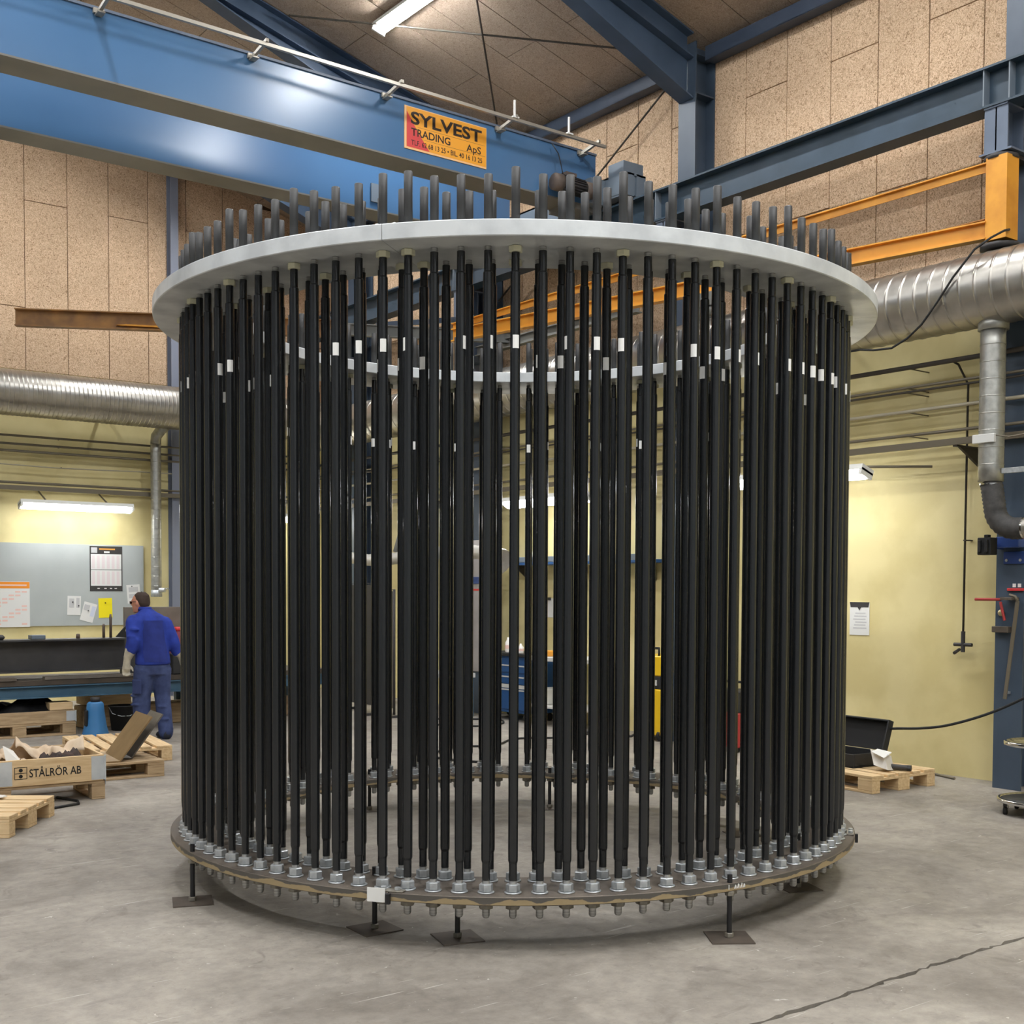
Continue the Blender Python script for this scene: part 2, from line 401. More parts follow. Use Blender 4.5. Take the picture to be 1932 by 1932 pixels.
mat('jacket', rgb(40, 66, 170), 0.85, col2=rgb(28, 48, 132), scale=7, detail=3, bump=.6, bscale=11)
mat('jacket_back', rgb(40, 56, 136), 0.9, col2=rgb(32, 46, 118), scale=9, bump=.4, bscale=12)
mat('trousers', rgb(70, 84, 128), 0.9, col2=rgb(50, 62, 102), scale=10, bump=.6, bscale=12)
mat('trousers_patch', rgb(50, 62, 104), 0.9)
mat('glove', rgb(196, 190, 172), 0.85, col2=rgb(168, 162, 146), scale=14)
mat('skin', rgb(204, 142, 118), 0.55)
mat('hair', rgb(62, 48, 40), 0.8)
mat('shoe', rgb(40, 44, 56), 0.7)
mat('lens', rgb(60, 30, 30), 0.2)
mat('case_black', rgb(38, 39, 41), 0.55)
mat('case_inside', rgb(24, 24, 25), 0.7)
mat('red_paint', rgb(168, 52, 50), 0.5)
mat('red_bright', rgb(214, 60, 62), 0.5)
mat('blue_bracket', rgb(44, 72, 136), 0.45)
mat('brass', rgb(196, 182, 140), 0.35, 0.7)
mat('weld_yellow', rgb(240, 196, 24), 0.45)
mat('cabinet_blue', rgb(38, 84, 138), 0.45)
mat('screen_grey', rgb(112, 104, 92), 0.7, col2=rgb(96, 90, 80), scale=3)
mat('screen_dark', rgb(62, 60, 56), 0.7)
mat('bottle_white', rgb(236, 232, 226), 0.45)
mat('hood_white', rgb(206, 204, 198), 0.45, 0.2)
mat('plate_white', rgb(206, 206, 202), 0.55)
mat('panel_lilac', rgb(168, 164, 166), 0.35, 0.3, col2=rgb(186, 182, 184), scale=4)
mat('post_grey', rgb(136, 142, 158), 0.45)
mat('pink', rgb(150, 70, 88), 0.6)

# ------------------------------------------------------------------ hall shell
W, B, XL, YF = 9.5, 17.6, -9.5, -7.0
EAVE, SL = 7.35, 0.27
def ceil_z(x): return EAVE + SL*(W-abs(x))
# floor: two cast slabs either side of a ragged open joint, dark bed below
fl = struct(MB().box((XL-.3, YF-.3, -0.2), (W+.3, B+.3, -0.045)).build('floor', 'crack'))
rnd = random.Random(3)
edge = []
x = XL-.2
while x < W+.2:
    edge.append((x, 2.985 + 0.012*math.sin(x*1.7) + rnd.uniform(-.008, .008), rnd.uniform(.004, .017))); x += rnd.uniform(.02, .07)
edge.append((W+.2, 2.985, .006))
near = [(XL-.2, YF-.2)] + [(a, b-c) for a, b, c in edge] + [(W+.2, YF-.2)]
far = [(XL-.2, B+.2)] + [(a, b+c) for a, b, c in edge] + [(W+.2, B+.2)]
for poly in (near, far):
    MB().prism([(a, b, -0.044) for a, b in poly], (0, 0, 0.044)).build('floor_slab', 'concrete', fl)
ZC_R, ZC_B = 4.45, 4.66            # where painted masonry ends and board begins
# right wall
m = MB(); m.cur = 0; m.box((W, YF, 0), (W+.2, B+.2, ZC_R)); m.cur = 1; m.box((W+.03, YF, ZC_R), (W+.2, B+.2, EAVE+.15))
wr = struct(m.build('wall_right', ['yellow_paint', 'joint']))
k = -6
y = 9.08 - .535*14
j = 14
while y < B-.02:
    y1 = min(y+.535, B)
    odd = (j % 2 == 1)
    cuts = [ZC_R, 5.3, EAVE+.12] if odd else [ZC_R, 6.68, EAVE+.12]
    for a, b in zip(cuts[:-1], cuts[1:]):
        MB().bbox((W, y+.004, a+.004), (W+.0285, y1-.004, b-.004), .004).build('wall_panel', 'chip_wall', wr)
    y = y1; j += 1
# back wall (gable)
m = MB(); m.cur = 0; m.box((XL, B, 0), (W, B+.2, ZC_B)); m.cur = 1
m.prism([(XL, B+.03, ZC_B), (W, B+.03, ZC_B), (W, B+.03, EAVE+.1), (0, B+.03, ceil_z(0)+.1), (XL, B+.03, EAVE+.1)], (0, .17, 0))
wb = struct(m.build('wall_back', ['yellow_paint', 'joint']))
xs = [4.85 + .586*i for i in range(-6, 8)] + [W]
for i, (x0, x1) in enumerate(zip(xs[:-1], xs[1:])):
    zt = ceil_z((x0+x1)/2)
    cuts = [ZC_B, 7.015, zt] if i % 2 == 0 else [ZC_B, 5.53, 7.97, zt]
    for a, b in zip(cuts[:-1], cuts[1:]):
        if b-a > .1: MB().bbox((x0+.004, B, a+.004), (x1-.004, B+.0285, b-.004), .004).build('wall_panel', 'chip_wall', wb)
# the two walls behind the camera
struct(MB().box((XL-.2, YF, 0), (XL, B+.2, EAVE+.15)).build('wall_left', 'grey_paint'))
m = MB(); m.prism([(XL, YF-.2, 0), (W, YF-.2, 0), (W, YF-.2, EAVE+.1), (0, YF-.2, ceil_z(0)+.1), (XL, YF-.2, EAVE+.1)], (0, .2, 0))
struct(m.build('wall_front', 'grey_paint'))
# ceiling: dark underlay with boards below it
m = MB()
for s in (1, -1):
    m.prism([(0, YF-.2, ceil_z(0)+.03), (s*(W+.2), YF-.2, EAVE-SL*.2+.03), (s*(W+.2), YF-.2, EAVE-SL*.2+.2), (0, YF-.2, ceil_z(0)+.2)], (0, B-YF+.4, 0))
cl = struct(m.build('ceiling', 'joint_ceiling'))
m = MB()
y = 10.04 - .535*11; j = 0
def ceil_panel(x0, x1, y0, y1, g=.005):
    mb = MB(); a, b = x0+g, x1-g
    P = [(a, y0+g, ceil_z(a)), (b, y0+g, ceil_z(b)), (b, y0+g, ceil_z(b)+.028), (a, y0+g, ceil_z(a)+.028)]
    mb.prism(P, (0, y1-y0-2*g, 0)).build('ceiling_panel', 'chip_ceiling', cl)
while y < B:
    y1 = min(y+.535, B)
    cx = [9.5, 8.35, 5.95, 3.55, 1.15] if (j % 2 == 0) else [9.5, 7.15, 4.75, 2.35, 1.15]
    for a, b in zip(cx[1:], cx[:-1]): ceil_panel(a, b, y, y1)
    y = y1; j += 1
for (x0, x1, y0, y1) in ((.02, 1.15, YF, B), (1.15, 9.5, YF, 10.04-.535*11)): ceil_panel(x0, x1, y0, y1)
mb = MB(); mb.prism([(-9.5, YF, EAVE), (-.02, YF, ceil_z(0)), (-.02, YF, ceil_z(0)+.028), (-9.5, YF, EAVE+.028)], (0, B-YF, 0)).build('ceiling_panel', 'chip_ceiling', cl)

# ------------------------------------------------------------------ steel frame
COLS = [-1.9, 1.65, 5.365, 9.09, 12.81, 16.1]
col_lab = {5.365: 'dark blue steel column with clamps and bracket at right edge of picture', 9.09: 'blue steel column carrying the crane rail above the ring',
           12.81: 'blue steel column in the middle of the right wall, seen between the bars', 16.1: 'blue steel column nearest the far corner of the hall'}
for yc in COLS:
    for s in (1, -1):
        if s < 0 and yc > 9: pass
        m = MB(); x0, x1 = s*9.2, s*9.495; h = EAVE-.02
        m.box((x0, yc-.123, 0), (x0+s*.016, yc+.123, h)); m.box((x1-s*.016, yc-.123, 0), (x1, yc+.123, h)); m.box((x0+s*.016, yc-.006, 0), (x1-s*.016, yc+.006, h))
        for z in (6.80, 7.2):
            m.box((x0+s*.016, yc-.12, z), (x1-s*.016, yc+.12, z+.015))
        o = m.build('steel_column', 'column_blue')
        if s > 0: lab = col_lab.get(yc, 'blue steel column on the right wall beyond the picture edge at %s side' % ('far front' if yc < 0 else 'front'))
        else: lab = 'blue steel column on the far left wall, %s counted from the front' % ['first', 'second', 'third', 'fourth', 'fifth', 'sixth'][COLS.index(yc)]
        tag(o, lab, 'column', 'hall columns')
        # rafter with its haunch
        m = MB(); xa = s*9.19
        def Z(xx): return ceil_z(xx)-.012
        for (za, zb_, xx0, xx1) in ():
            pass
        xh = 4.95
        bot = lambda xx: 6.75+.369*(9.2-abs(xx))
        m.prism([(xa, yc-.006, Z(xa)), (0, yc-.006, Z(0)), (0, yc-.006, Z(0)-.25), (s*xh, yc-.006, Z(xh)-.25), (xa, yc-.006, bot(xa))], (0, .012, 0))
        for fz0, fz1, xb0, xb1 in ((Z(xa), Z(0), xa, 0), (Z(xa)-.24, Z(0)-.24, xa, 0), (bot(xa)+.008, Z(xh)-.25+.008, xa, s*xh)):
            m.prism([(xb0, yc-.1, fz0), (xb1, yc-.1, fz1), (xb1, yc-.1, fz1-.016), (xb0, yc-.1, fz0-.016)], (0, .2, 0))
        o = m.build('roof_rafter', 'rafter_blue')
        nm = {9.09: 'blue haunched roof rafter meeting the column above the crane rail', 12.81: 'dark blue roof rafter behind the ceiling lamp and crane girder'}
        if s > 0 and yc in nm: lab = nm[yc]
        else: lab = 'blue roof rafter on the %s roof slope, %s frame from the front' % ('right' if s > 0 else 'left', ['first', 'second', 'third', 'fourth', 'fifth', 'sixth'][COLS.index(yc)])
        tag(o, lab, 'rafter', 'roof rafters')
# eave struts between the columns
for a, b in zip(COLS[:-1], COLS[1:]):
    m = MB(); m.box((9.33, a+.13, 7.29), (9.47, b-.13, 7.30)); m.box((9.33, a+.13, 7.16), (9.345, b-.13, 7.29)); m.box((9.33, a+.13, 7.155), (9.47, b-.13, 7.165))
    o = m.build('eave_strut', 'strut_blue')
    tag(o, {9.09: 'dark blue eave strut between the two roof rafters', 5.365: 'dark blue eave strut above the right-hand board wall'}.get(a, 'blue eave strut %s along the right wall' % ('at the far end' if a > 10 else 'behind the camera' if a < 0 else 'at the near end')), 'beam', 'eave struts')
# gable post on the back wall
m = MB(); m.box((6.89, B-.16, 0), (7.01, B-.146, 8.0)); m.box((6.944, B-.146, 0), (6.956, B-.012, 8.0)); m.box((6.89, B-.014, 0), (7.01, B-.002, 8.0))
tag(m.build('gable_post', 'post_grey'), 'slim blue grey steel post on the back wall left of the ring', 'column')
# bracing rods
for (a, b, lab) in (((6.36, 12.56, 8.1), (8.98, 9.60, 7.39), 'thin dark bracing rod crossing below the ceiling lamp'),
                    ((7.30, 10.27, 7.84), (9.05, 12.22, 7.37), 'thin dark bracing rod running steeply down the ceiling boards'),
                    ((9.36, 9.30, 7.22), (9.36, 12.6, 5.35), 'thin dark bracing rod slanting across the board wall beside the crane end')):
    tag(MB().cyl(a, b, .011, n=8).build('bracing_rod', 'pipe_dark'), lab, 'rod', 'wind bracing rods')

# ------------------------------------------------------------------ overhead crane
m = MB().ibeam((8.95, -6.5, 5.6225), (8.95, 17.3, 5.6225), .325, .2, .018, .012)
rw = thing('crane_runway', 'blue crane runway beam along the right wall', 'beam')
o = m.build('runway_beam', 'runway_shaded_blue', rw)
MB().box((8.925, -6.5, 5.785), (8.975, 17.3, 5.815)).build('crane_rail', 'flange_grey', rw)
for yc in COLS:
    for yy in (yc-.11, yc+.11): MB().box((8.862, yy-.005, 5.479), (9.04, yy+.005, 5.768)).build('stiffener', 'flange_grey', rw)
    m = MB(); m.box((8.86, yc-.1, 5.445), (9.195, yc+.1, 5.459)); m.box((8.86, yc-.14, 5.09), (9.195, yc+.14, 5.105)); m.box((8.87, yc-.006, 5.105), (9.195, yc+.006, 5.445))
    m.box((8.87, yc-.1, 5.105), (8.882, yc+.1, 5.445)); m.box((9.1, yc-.1, 5.105), (9.11, yc+.1, 5.445))
    m.build('console', 'steel_blue', rw)
rl = thing('crane_runway', 'blue crane runway beam along the opposite wall beyond the left picture edge', 'beam')
MB().ibeam((-8.95, -6.5, 5.6225), (-8.95, 17.3, 5.6225), .325, .2, .018, .012).build('runway_beam', 'column_blue', rl)
MB().box((-8.975, -6.5, 5.785), (-8.925, 17.3, 5.815)).build('crane_rail', 'flange_grey', rl)
for yc in COLS:
    m = MB(); m.box((-8.86, yc-.1, 5.445), (-9.195, yc+.1, 5.459)); m.box((-8.86, yc-.14, 5.09), (-9.195, yc+.14, 5.105)); m.box((-8.87, yc-.006, 5.105), (-9.195, yc+.006, 5.445)); m.build('console', 'steel_blue', rl)
cr = thing('overhead_crane', 'sky blue double girder overhead crane spanning the hall', 'crane', (0, 10.99, 5.815))
def crane_part(mb, name, mm): return keep_world(mb.build(name, mm), cr)
bpy.context.view_layer.update()
for (y0, y1) in ((10.05, 10.40), (11.60, 11.93)):
    m = MB(); m.cur = 0; m.box((-8.75, y0+.006, 5.806), (8.78, y1-.006, 6.354))
    crane_part(m, 'girder', 'crane_blue')
    m = MB(); m.box((-8.75, y0-.0, 5.79), (8.78, y1+.0, 5.806)); crane_part(m, 'bottom_flange', 'underside_grey')
    m = MB(); m.box((-8.75, y0-.012, 6.354), (8.78, y1+.012, 6.376)); crane_part(m, 'top_flange', 'steel_blue')
    # tapered ends
    for s in (1, -1):
        m = MB(); m.box((s*8.4, y0+.002, 5.74), (s*8.79, y1-.002, 5.79)); crane_part(m, 'end_plate', 'underside_grey')
for s in (1, -1):      # end carriages with wheels
    m = MB(); m.box((s*8.80, 9.6, 5.84), (s*8.93, 12.4, 6.08)); m.box((s*8.97, 9.6, 5.84), (s*9.1, 12.4, 6.08)); m.box((s*8.80, 9.6, 6.06), (s*9.1, 12.4, 6.08))
    ec = crane_part(m, 'end_carriage', 'gear_grey')
    for yy in (9.8, 12.2):
        wv = MB().cyl((s*8.92, yy, 5.915), (s*8.98, yy, 5.915), .1, n=24).build('wheel', 'motor_dark'); keep_world(wv, cr)
m = MB(); m.box((8.60, 9.92, 5.79), (8.795, 10.045, 6.06)); m.box((8.795, 9.62, 5.86), (9.08, 9.86, 6.20)); crane_part(m, 'gearbox', 'gear_grey')
Mm = Matrix.Translation((8.06, 9.90, 5.90)) @ Matrix.Rotation(PI/2, 4, 'Y')
m = MB(); m.lathe([(.075, 0), (.088, .012), (.09, .06), (.09, .10)], 24, Mm); fan = crane_part(m, 'fan_cover', 'motor_brown')
m = MB(); m.lathe([(.078, .10), (.078, .42)], 24, Mm)
for q in range(20):
    a = 2*PI*q/20
    m.bar(Mm @ Vector((math.cos(a)*.084, math.sin(a)*.084, .11)), Mm @ Vector((math.cos(a)*.084, math.sin(a)*.084, .40)), .005, .016, up=(Mm.to_3x3() @ Vector((math.cos(a), math.sin(a), 0))))
crane_part(m, 'motor', 'motor_dark')
m = MB(); m.lathe([(.085, .42), (.085, .54)], 24, Mm); m.box((8.20, 9.85, 5.985), (8.34, 9.95, 6.02)); crane_part(m, 'motor_flange', 'motor_brown')
m = MB().box((6.86, 11.585, 5.88), (7.02, 11.599, 6.08)); crane_part(m, 'access_plate', 'gear_grey')
# cable trolley rail on brackets
BX = [0.65, 2.0, 3.366, 4.724, 6.10, 7.45, 8.553]
for bx in BX:
    m = MB()
    m.box((bx-.045, 10.02, 6.315), (bx+.045, 10.048, 6.355)); m.bar((bx, 10.045, 6.325), (bx+.0, 9.73, 6.375), .028, .03); m.box((bx-.03, 9.955, 6.30), (bx+.03, 10.048, 6.312))
    crane_part(m, 'bracket', 'rail_metal')
m = MB().bar((-6, 9.76, 6.345), (8.66, 9.76, 6.345), .03, .03); crane_part(m, 'trolley_rail', 'rail_metal')
for bx in (7.43, 8.14):
    m = MB().cyl((bx, 9.745, 6.36), (bx, 9.745, 6.53), .012, n=8); m.box((bx-.03, 9.73, 6.355), (bx+.05, 9.775, 6.37)); crane_part(m, 'stop_pin', 'white_label')
m = MB().tube([(8.12, 10.0, 6.33), (8.17, 9.95, 6.22), (8.19, 9.93, 6.1), (8.19, 9.9, 6.0)], .006, 6); crane_part(m, 'cable', 'rubber')
# sign on the near girder
sg = thing('sign', 'orange company sign with red corner on the blue crane girder', 'sign', (6.81, 10.05, 5.90))
X0, X1, Z0, Z1 = 6.32, 7.30, 5.90, 6.31
def on_sign(mb, name, mm): return keep_world(mb.build(name, mm), sg)
bpy.context.view_layer.update()
on_sign(MB().box((X0, 10.046, Z0), (X1, 10.0555, Z1)), 'sign_panel', 'sign_border')
on_sign(MB().box((X0+.022, 10.0448, Z0+.018), (X1-.006, 10.0462, Z1-.008)), 'sign_face', 'sign_orange')
on_sign(MB().prism([(X0+.024, 10.0444, Z0+.02), (X0+.29, 10.0444, Z0+.02), (X0+.16, 10.0444, Z0+.17), (X0+.024, 10.0444, Z1-.05)], (0, .0006, 0)), 'sign_corner', 'sign_red')
MX = Matrix(((1, 0, 0, 0), (0, 0, -1, 0), (0, 1, 0, 0), (0, 0, 0, 1)))
def sign_text(s, xx, zz, wd, ht, bold):
    t = text_obj(s, 'ink', None, Matrix.Translation((xx, 10.0438, zz)) @ MX, wd, ht, 'sign_lettering', bold=bold); keep_world(t, sg)
sign_text('SYLVEST', X0+.07, Z0+.245, .85, .125, .03)
sign_text('TRADING', X0+.075, Z0+.135, .46, .075, .018)
sign_text('ApS', X0+.73, Z0+.105, .18, .095, .012)
sign_text('TLF. 62 68 13 25 \u2022 BIL. 40 16 13 25', X0+.075, Z0+.045, .85, .05, .012)
for zz in (Z0+.225, Z0+.118): on_sign(MB().box((X0+.15, 10.0440, zz), (X1-.02, 10.0446, zz+.003)), 'sign_rule', 'brown_beam')

# ------------------------------------------------------------------ anchor cage
CX, CY = 4.413, 5.7785
ZB, ZBU, ZT, ZTT = 0.263, 0.224, 3.132, 3.204        # bottom plate top/underside, top ring underside/top
R_OUT, R_IN, STEP = 1.92, 1.70, math.radians(3.6)
cage = thing('anchor_cage', 'large round cage of black sleeved anchor bolts between a galvanised ring and a steel ring', 'anchor cage', (CX, CY, 0), -YAW)
def pol(r, a, z=0.0): return Vector((r*math.sin(a), -r*math.cos(a), z))
def sector(name, r0, r1, z0, z1, a0, a1, mats, n=40, ch=.003):
    m = MB()
    prof = [(r1-ch, z0), (r1, z0+ch), (r1, z1-ch), (r1-ch, z1), (r0+ch, z1), (r0, z1-ch), (r0, z0+ch), (r0+ch, z0)]
    k = len(prof); vs = []
    for i in range(n+1):
        a = a0+(a1-a0)*i/n
        vs += [pol(r, a, z) for r, z in prof]
    for j in range(k):
        m.cur = 1 if (j in (1, 5) and len(mats) > 1) else 0
        m.add(vs if j == 0 else [], [] )
        m.f += [(i*k+j, i*k+(j+1) % k, (i+1)*k+(j+1) % k, (i+1)*k+j) for i in range(n)]
        m.sm += [False]*n; m.mi += [m.cur]*n
    m.cur = 0
    m.f += [tuple(range(k)), tuple(reversed(range(n*k, n*k+k)))]; m.sm += [False]*2; m.mi += [0]*2
    for q in range(len(m.f)):
        pass
    return m.build(name, mats, cage)
A0 = -4.5*STEP
for q in range(4):
    a = A0+q*PI/2; g = .0012/2
    sector('top_flange_segment', 1.554, 2.081, ZT, ZTT, a+g, a+PI/2-g, ['galv'], 60, .004)
    sector('bottom_flange_segment', 1.623, 2.001, ZBU, ZB, a+g*1.5, a+PI/2-g*1.5, ['raw_steel', 'rust_edge'], 60, .003)
# shared bolt meshes, axis at local origin, z measured from the floor
def hexprof(m, r, z0, z1, ch=.004, rot=0.0):
    vs = []
    for rr, z in ((r-ch, z0), (r, z0+ch*.6), (r, z1-ch*.6), (r-ch, z1)):
        for i in range(6):
            a = PI/3*i+rot; vs.append((rr*math.cos(a), rr*math.sin(a), z))
    fs = [(j*6+i, j*6+(i+1) % 6, (j+1)*6+(i+1) % 6, (j+1)*6+i) for j in range(3) for i in range(6)] + [tuple(reversed(range(6))), tuple(range(18, 24))]
    return m.add(vs, fs)
def proto(mb, name, mm):
    o = mb.build(name, mm); me = o.data; bpy.data.objects.remove(o); return me
ST = proto(MB().lathe([(.012, .150), (.0172, .158), (.0172, .34), (.015, .345), (.015, 3.40), (.012, 3.405)], 14), 'anchor_bolt', 'stud')
m = MB()      # separate rings keep the steps in the sleeve crisp
m.lathe([(.0180, .320), (.0180, .4)], 20, cap=False); m.lathe([(.0180, .398), (.0196, .401), (.0218, .409)], 20, cap=False); m.lathe([(.0218, .409), (.0221, .43), (.0221, 3.0), (.0218, 3.016)], 20, cap=False)
m.lathe([(.0218, 3.016), (.0180, 3.022)], 20, cap=False); m.lathe([(.0180, 3.021), (.0180, 3.112)], 20, cap=False); m.lathe([(.0180, 3.112), (.0148, 3.113)], 20, cap=False); m.lathe([(.0180, .320), (.0165, .320)], 20, cap=False)
SLV = proto(m, 'sleeve', 'black_plastic')
def capmesh(z1): return proto(MB().lathe([(.0195, ZTT+.0005), (.0195, z1-.003), (.0175, z1)], 18), 'end_cap', 'cap_plastic')
CAP, CAPH = capmesh(3.444), capmesh(3.474)
NUT = [proto(hexprof(MB(), .0325, ZB+.0065, ZB+.042, .005, r), 'hex_nut', 'zinc') for r in (0, .35, .75)]
WSH = proto(MB().lathe([(.0385, ZB+.0004), (.0385, ZB+.0062), (.020, ZB+.0062)], 24), 'washer', 'zinc')
LOCK = [proto(hexprof(MB(), .0335, ZBU-.032, ZBU-.0005, .004, r), 'lock_nut', 'zinc_dull') for r in (0, .35, .75)]
NYL = proto(hexprof(MB(), .0315, ZT-.028, ZT-.0005, .004, .3), 'plastic_nut', 'nylon')
def label_mesh():
    m = MB(); n = 6; h = 1.3; vs = []
    for z in (2.683, 2.741):
        for i in range(n+1):
            a = -PI/2 - h/2 + h*i/n; vs.append((.0227*math.cos(a), .0227*math.sin(a), z))
    m.add(vs, [(i, i+1, n+2+i, n+1+i) for i in range(n)], True); return proto(m, 'sticker', 'white_label')
LAB = label_mesh()
def dup_obj(me, name, parent, loc=(0, 0, 0), rz=0.0):
    o = bpy.data.objects.new(name, me); C.objects.link(o); o.parent = parent; o.location = loc; o.rotation_euler = (0, 0, rz); return o
front = {0: .15, 2: -1.25, 3: .1, 4: -.35, 7: -.3, 8: .25, 9: 1.1, 10: 1.3, -1: 1.2, -2: 1.15, -4: -1.2, -5: .15, -6: .1, -7: .1, -13: .25, -14: .75, 12: .9, 13: 1.0, 14: .2, 15: -.3, 16: .8}
rb = random.Random(11)
for ring, R in ((0, R_OUT), (1, R_IN)):
    for i in range(-50, 50):
        a = i*STEP
        jj = (i+4) % 100; seg = jj // 25; pos = jj % 25            # quarter segments of 25 bolts
        raised = (pos % 4 == 0)
        b = dup_obj(ST, 'anchor_bolt', cage, pol(R, a), a)
        dup_obj(SLV, 'sleeve', b)
        dup_obj(CAPH if raised else CAP, 'end_cap', b)
        if raised: dup_obj(NYL, 'plastic_nut', b)
        k = rb.randrange(3)
        dup_obj(NUT[k], 'hex_nut', b); dup_obj(WSH, 'washer', b); dup_obj(LOCK[rb.randrange(3)], 'lock_nut', b)
        # sticker turned around the sleeve; local -y faces outwards
        if ring == 0 and i in front: az = front[i]-a
        elif ring == 0 and abs(i) < 17: az = PI + rb.uniform(-1.1, 1.1) - a
        else: az = rb.uniform(-PI, PI)
        dup_obj(LAB, 'sticker', b, (0, 0, 0 if ring == 0 else -.045), az)
# splice plates over the joints of the bottom ring, bolts over those of the top ring
for q in range(4):
    a = A0+q*PI/2
    Mq = Matrix.Rotation(a, 4, 'Z')
    m = MB(); m.bbox((-.066, -1.997, ZB+.0005), (.066, -1.955, ZB+.008), .002, Mq)
    sp = m.build('splice_plate', 'zinc_dull', cage)
    for dx in (-.032, .034):
        m = MB(); Mh = Mq @ Matrix.Translation((dx, -1.977, ZB+.0085)); vs = []
        hexm = hexprof(MB(), .014, 0, .013, .002); m.add([Mh @ Vector(v) for v in hexm.v], hexm.f); m.build('bolt_head', 'zinc', sp)
    m = MB(); m.bbox((-.010, -2.018, ZBU-.012), (.012, -2.0015, ZB-.002), .002, Mq); m.build('joint_lug', 'black_steel', cage)
    for dx in (-.045, .035):
        m = MB(); m.lathe([(.017, 0), (.017, .006), (.012, .016), (.004, .02)], 14, Mq @ Matrix.Translation((dx, -2.02, ZTT+.0005))); m.build('joint_bolt', 'zinc', cage)
# white sheet taped over the front joint, paint marks on the rim
m = MB(); m.box((-.10, -2.0085, ZBU-.006), (-.014, -2.0025, ZB+.018), Matrix.Rotation(A0, 4, 'Z')); m.build('paper_tag', 'paper', cage)
m = MB()
for q in range(9):
    a = 8.55*STEP + q*.0045 + (0.03 if q == 0 else .0); a = 8.35*STEP if q == 0 else a
    m.bar(pol(2.0018, a, ZB-.028), pol(2.0018, a+.003*(q % 2), ZB-.006-.004*(q % 3)), .003, .004, up=pol(1, a))
tag(m.build('paint_mark', 'white_label', cage), kind='stuff')
# levelling feet
feet = [((2.401, 5.915), .3), ((2.931, 4.919), .62), ((3.164, 4.562), .38), ((4.176, 3.755), .05), ((5.20, 4.24), .25), ((5.583, 6.874), .1), ((4.503, 7.632), .4), ((6.053, 5.406), .2)]
ci, si = math.cos(YAW), math.sin(YAW)
FTP = proto(MB().box((-.1, -.1, 0.0005), (.1, .1, .006)), 'base_plate', 'dark_plate')
FTN = proto(hexprof(MB(), .021, .0065, .028, .003), 'foot_nut', 'zinc_dull')
FTR = proto(MB().cyl((0, 0, .0065), (0, 0, .30), .0125, n=12), 'support_foot', 'black_steel')
FTC = proto(hexprof(MB(), .022, ZBU-.022, ZBU-.0005, .003), 'collar_nut', 'zinc_dull')
for (wx, wy), rz in feet:
    dx, dy = wx-CX, wy-CY
    lx, ly = dx*ci - dy*si, dx*si + dy*ci
    rr = math.hypot(lx, ly); tgt = min(max(rr, 1.66), 1.985); f = tgt/rr
    ft = dup_obj(FTR, 'support_foot', cage, (lx*f, ly*f, 0), rz + math.atan2(lx, -ly)*0)
    dup_obj(FTP, 'base_plate', ft); dup_obj(FTN, 'foot_nut', ft); dup_obj(FTC, 'collar_nut', ft)

# ------------------------------------------------------------------ fluorescent lamps
def batten(name, label, c, axis, length=1.55, down=(0, 0, -1), stay=None, group='wall tube lamps', rad=.055, wdt=.16, glow='tube_light_wall'):
    """tube lamp: white housing, glowing half-round diffuser facing 'down'"""
    t = thing(name, label, 'lamp', c, 0, group)
    ax = Vector(axis).normalized(); dn = Vector(down).normalized(); sd = ax.cross(dn).normalized()
    L = length/2
    m = MB(); m.bar(-ax*L, ax*L, wdt*1.06, .05, up=dn, off=(0, -.0255)); m.build('lamp_housing', 'lamp_housing', t)
    m = MB(); n = 6; vs = []
    for e in (-L+.03, L-.03):
        for i in range(n+1):
            a = PI*i/n; vs.append(ax*e + sd*(math.cos(a)*wdt/2) + dn*(math.sin(a)*rad))
    k = n+1
    m.add(vs, [(i, i+1, k+i+1, k+i) for i in range(n)], True); m.add(vs[:k], [tuple(range(k))]); m.add(vs[k:], [tuple(range(k))])
    m.build('diffuser', glow, t, fix=True)
    for s in (-1, 1):
        m = MB(); m.bar(ax*(s*(L-.028)), ax*(s*(L-.0)), wdt*1.02, .06, up=dn, off=(0, .01)); m.build('end_piece', 'lamp_housing', t)
    if stay:
        m = MB()
        for p, q_ in stay: m.cyl(Vector(p)-Vector(c), Vector(q_)-Vector(c), .012, n=8)
        m.build('lamp_arm', 'pipe_grey', t)
    return t
slope_dn = Vector((-SL, 0, -1)).normalized()
def ceiling_lamp(x, y, label):
    s = 1 if x > 0 else -1
    batten('ceiling_lamp', label, (x, y, ceil_z(x)-.09), (0, 1, 0), 1.55, (-s*SL, 0, -1), group='ceiling tube lamps', glow='tube_light', rad=.035)
ceiling_lamp(7.12, 11.1, 'bright ceiling tube lamp at the top of the picture')
CL = [(7.12, 15.3), (7.12, 6.6), (7.12, 2.1), (7.12, -2.4), (2.6, 14.6), (2.6, 9.0), (2.6, 4.4), (2.6, 0.0), (2.6, -4.4), (-2.6, 13.2), (-2.6, 8.8), (-2.6, 4.4), (-2.6, 0.0), (-7.1, 11.0), (-7.1, 4.4), (4.86, -3.6), (4.86, 0.9), (0.4, -3.6), (0.4, 0.9), (-2.6, -4.4)]  # first lamp added to brighten back wall; tail of list added as front fill
for q, (x, y) in enumerate(CL):
    ceiling_lamp(x, y, 'unseen ceiling tube lamp, %s row %s from the front' % ('right' if x > 5 else 'second' if x > 4 else 'middle right' if x > 1 else 'ridge' if x > 0 else 'middle left' if x > -5 else 'left', ['first', 'second', 'third', 'fourth', 'fifth'][min(4, int((y+5)//4.4))]))
batten('wall_lamp', 'glowing tube lamp on the back wall above the notice board', (5.41, B-.42, 2.76), (1, 0, 0), 1.56, (0, -.35, -1), stay=[((5.0, B-.02, 2.98), (5.0, B-.40, 2.82)), ((5.85, B-.02, 2.98), (5.85, B-.40, 2.82))])
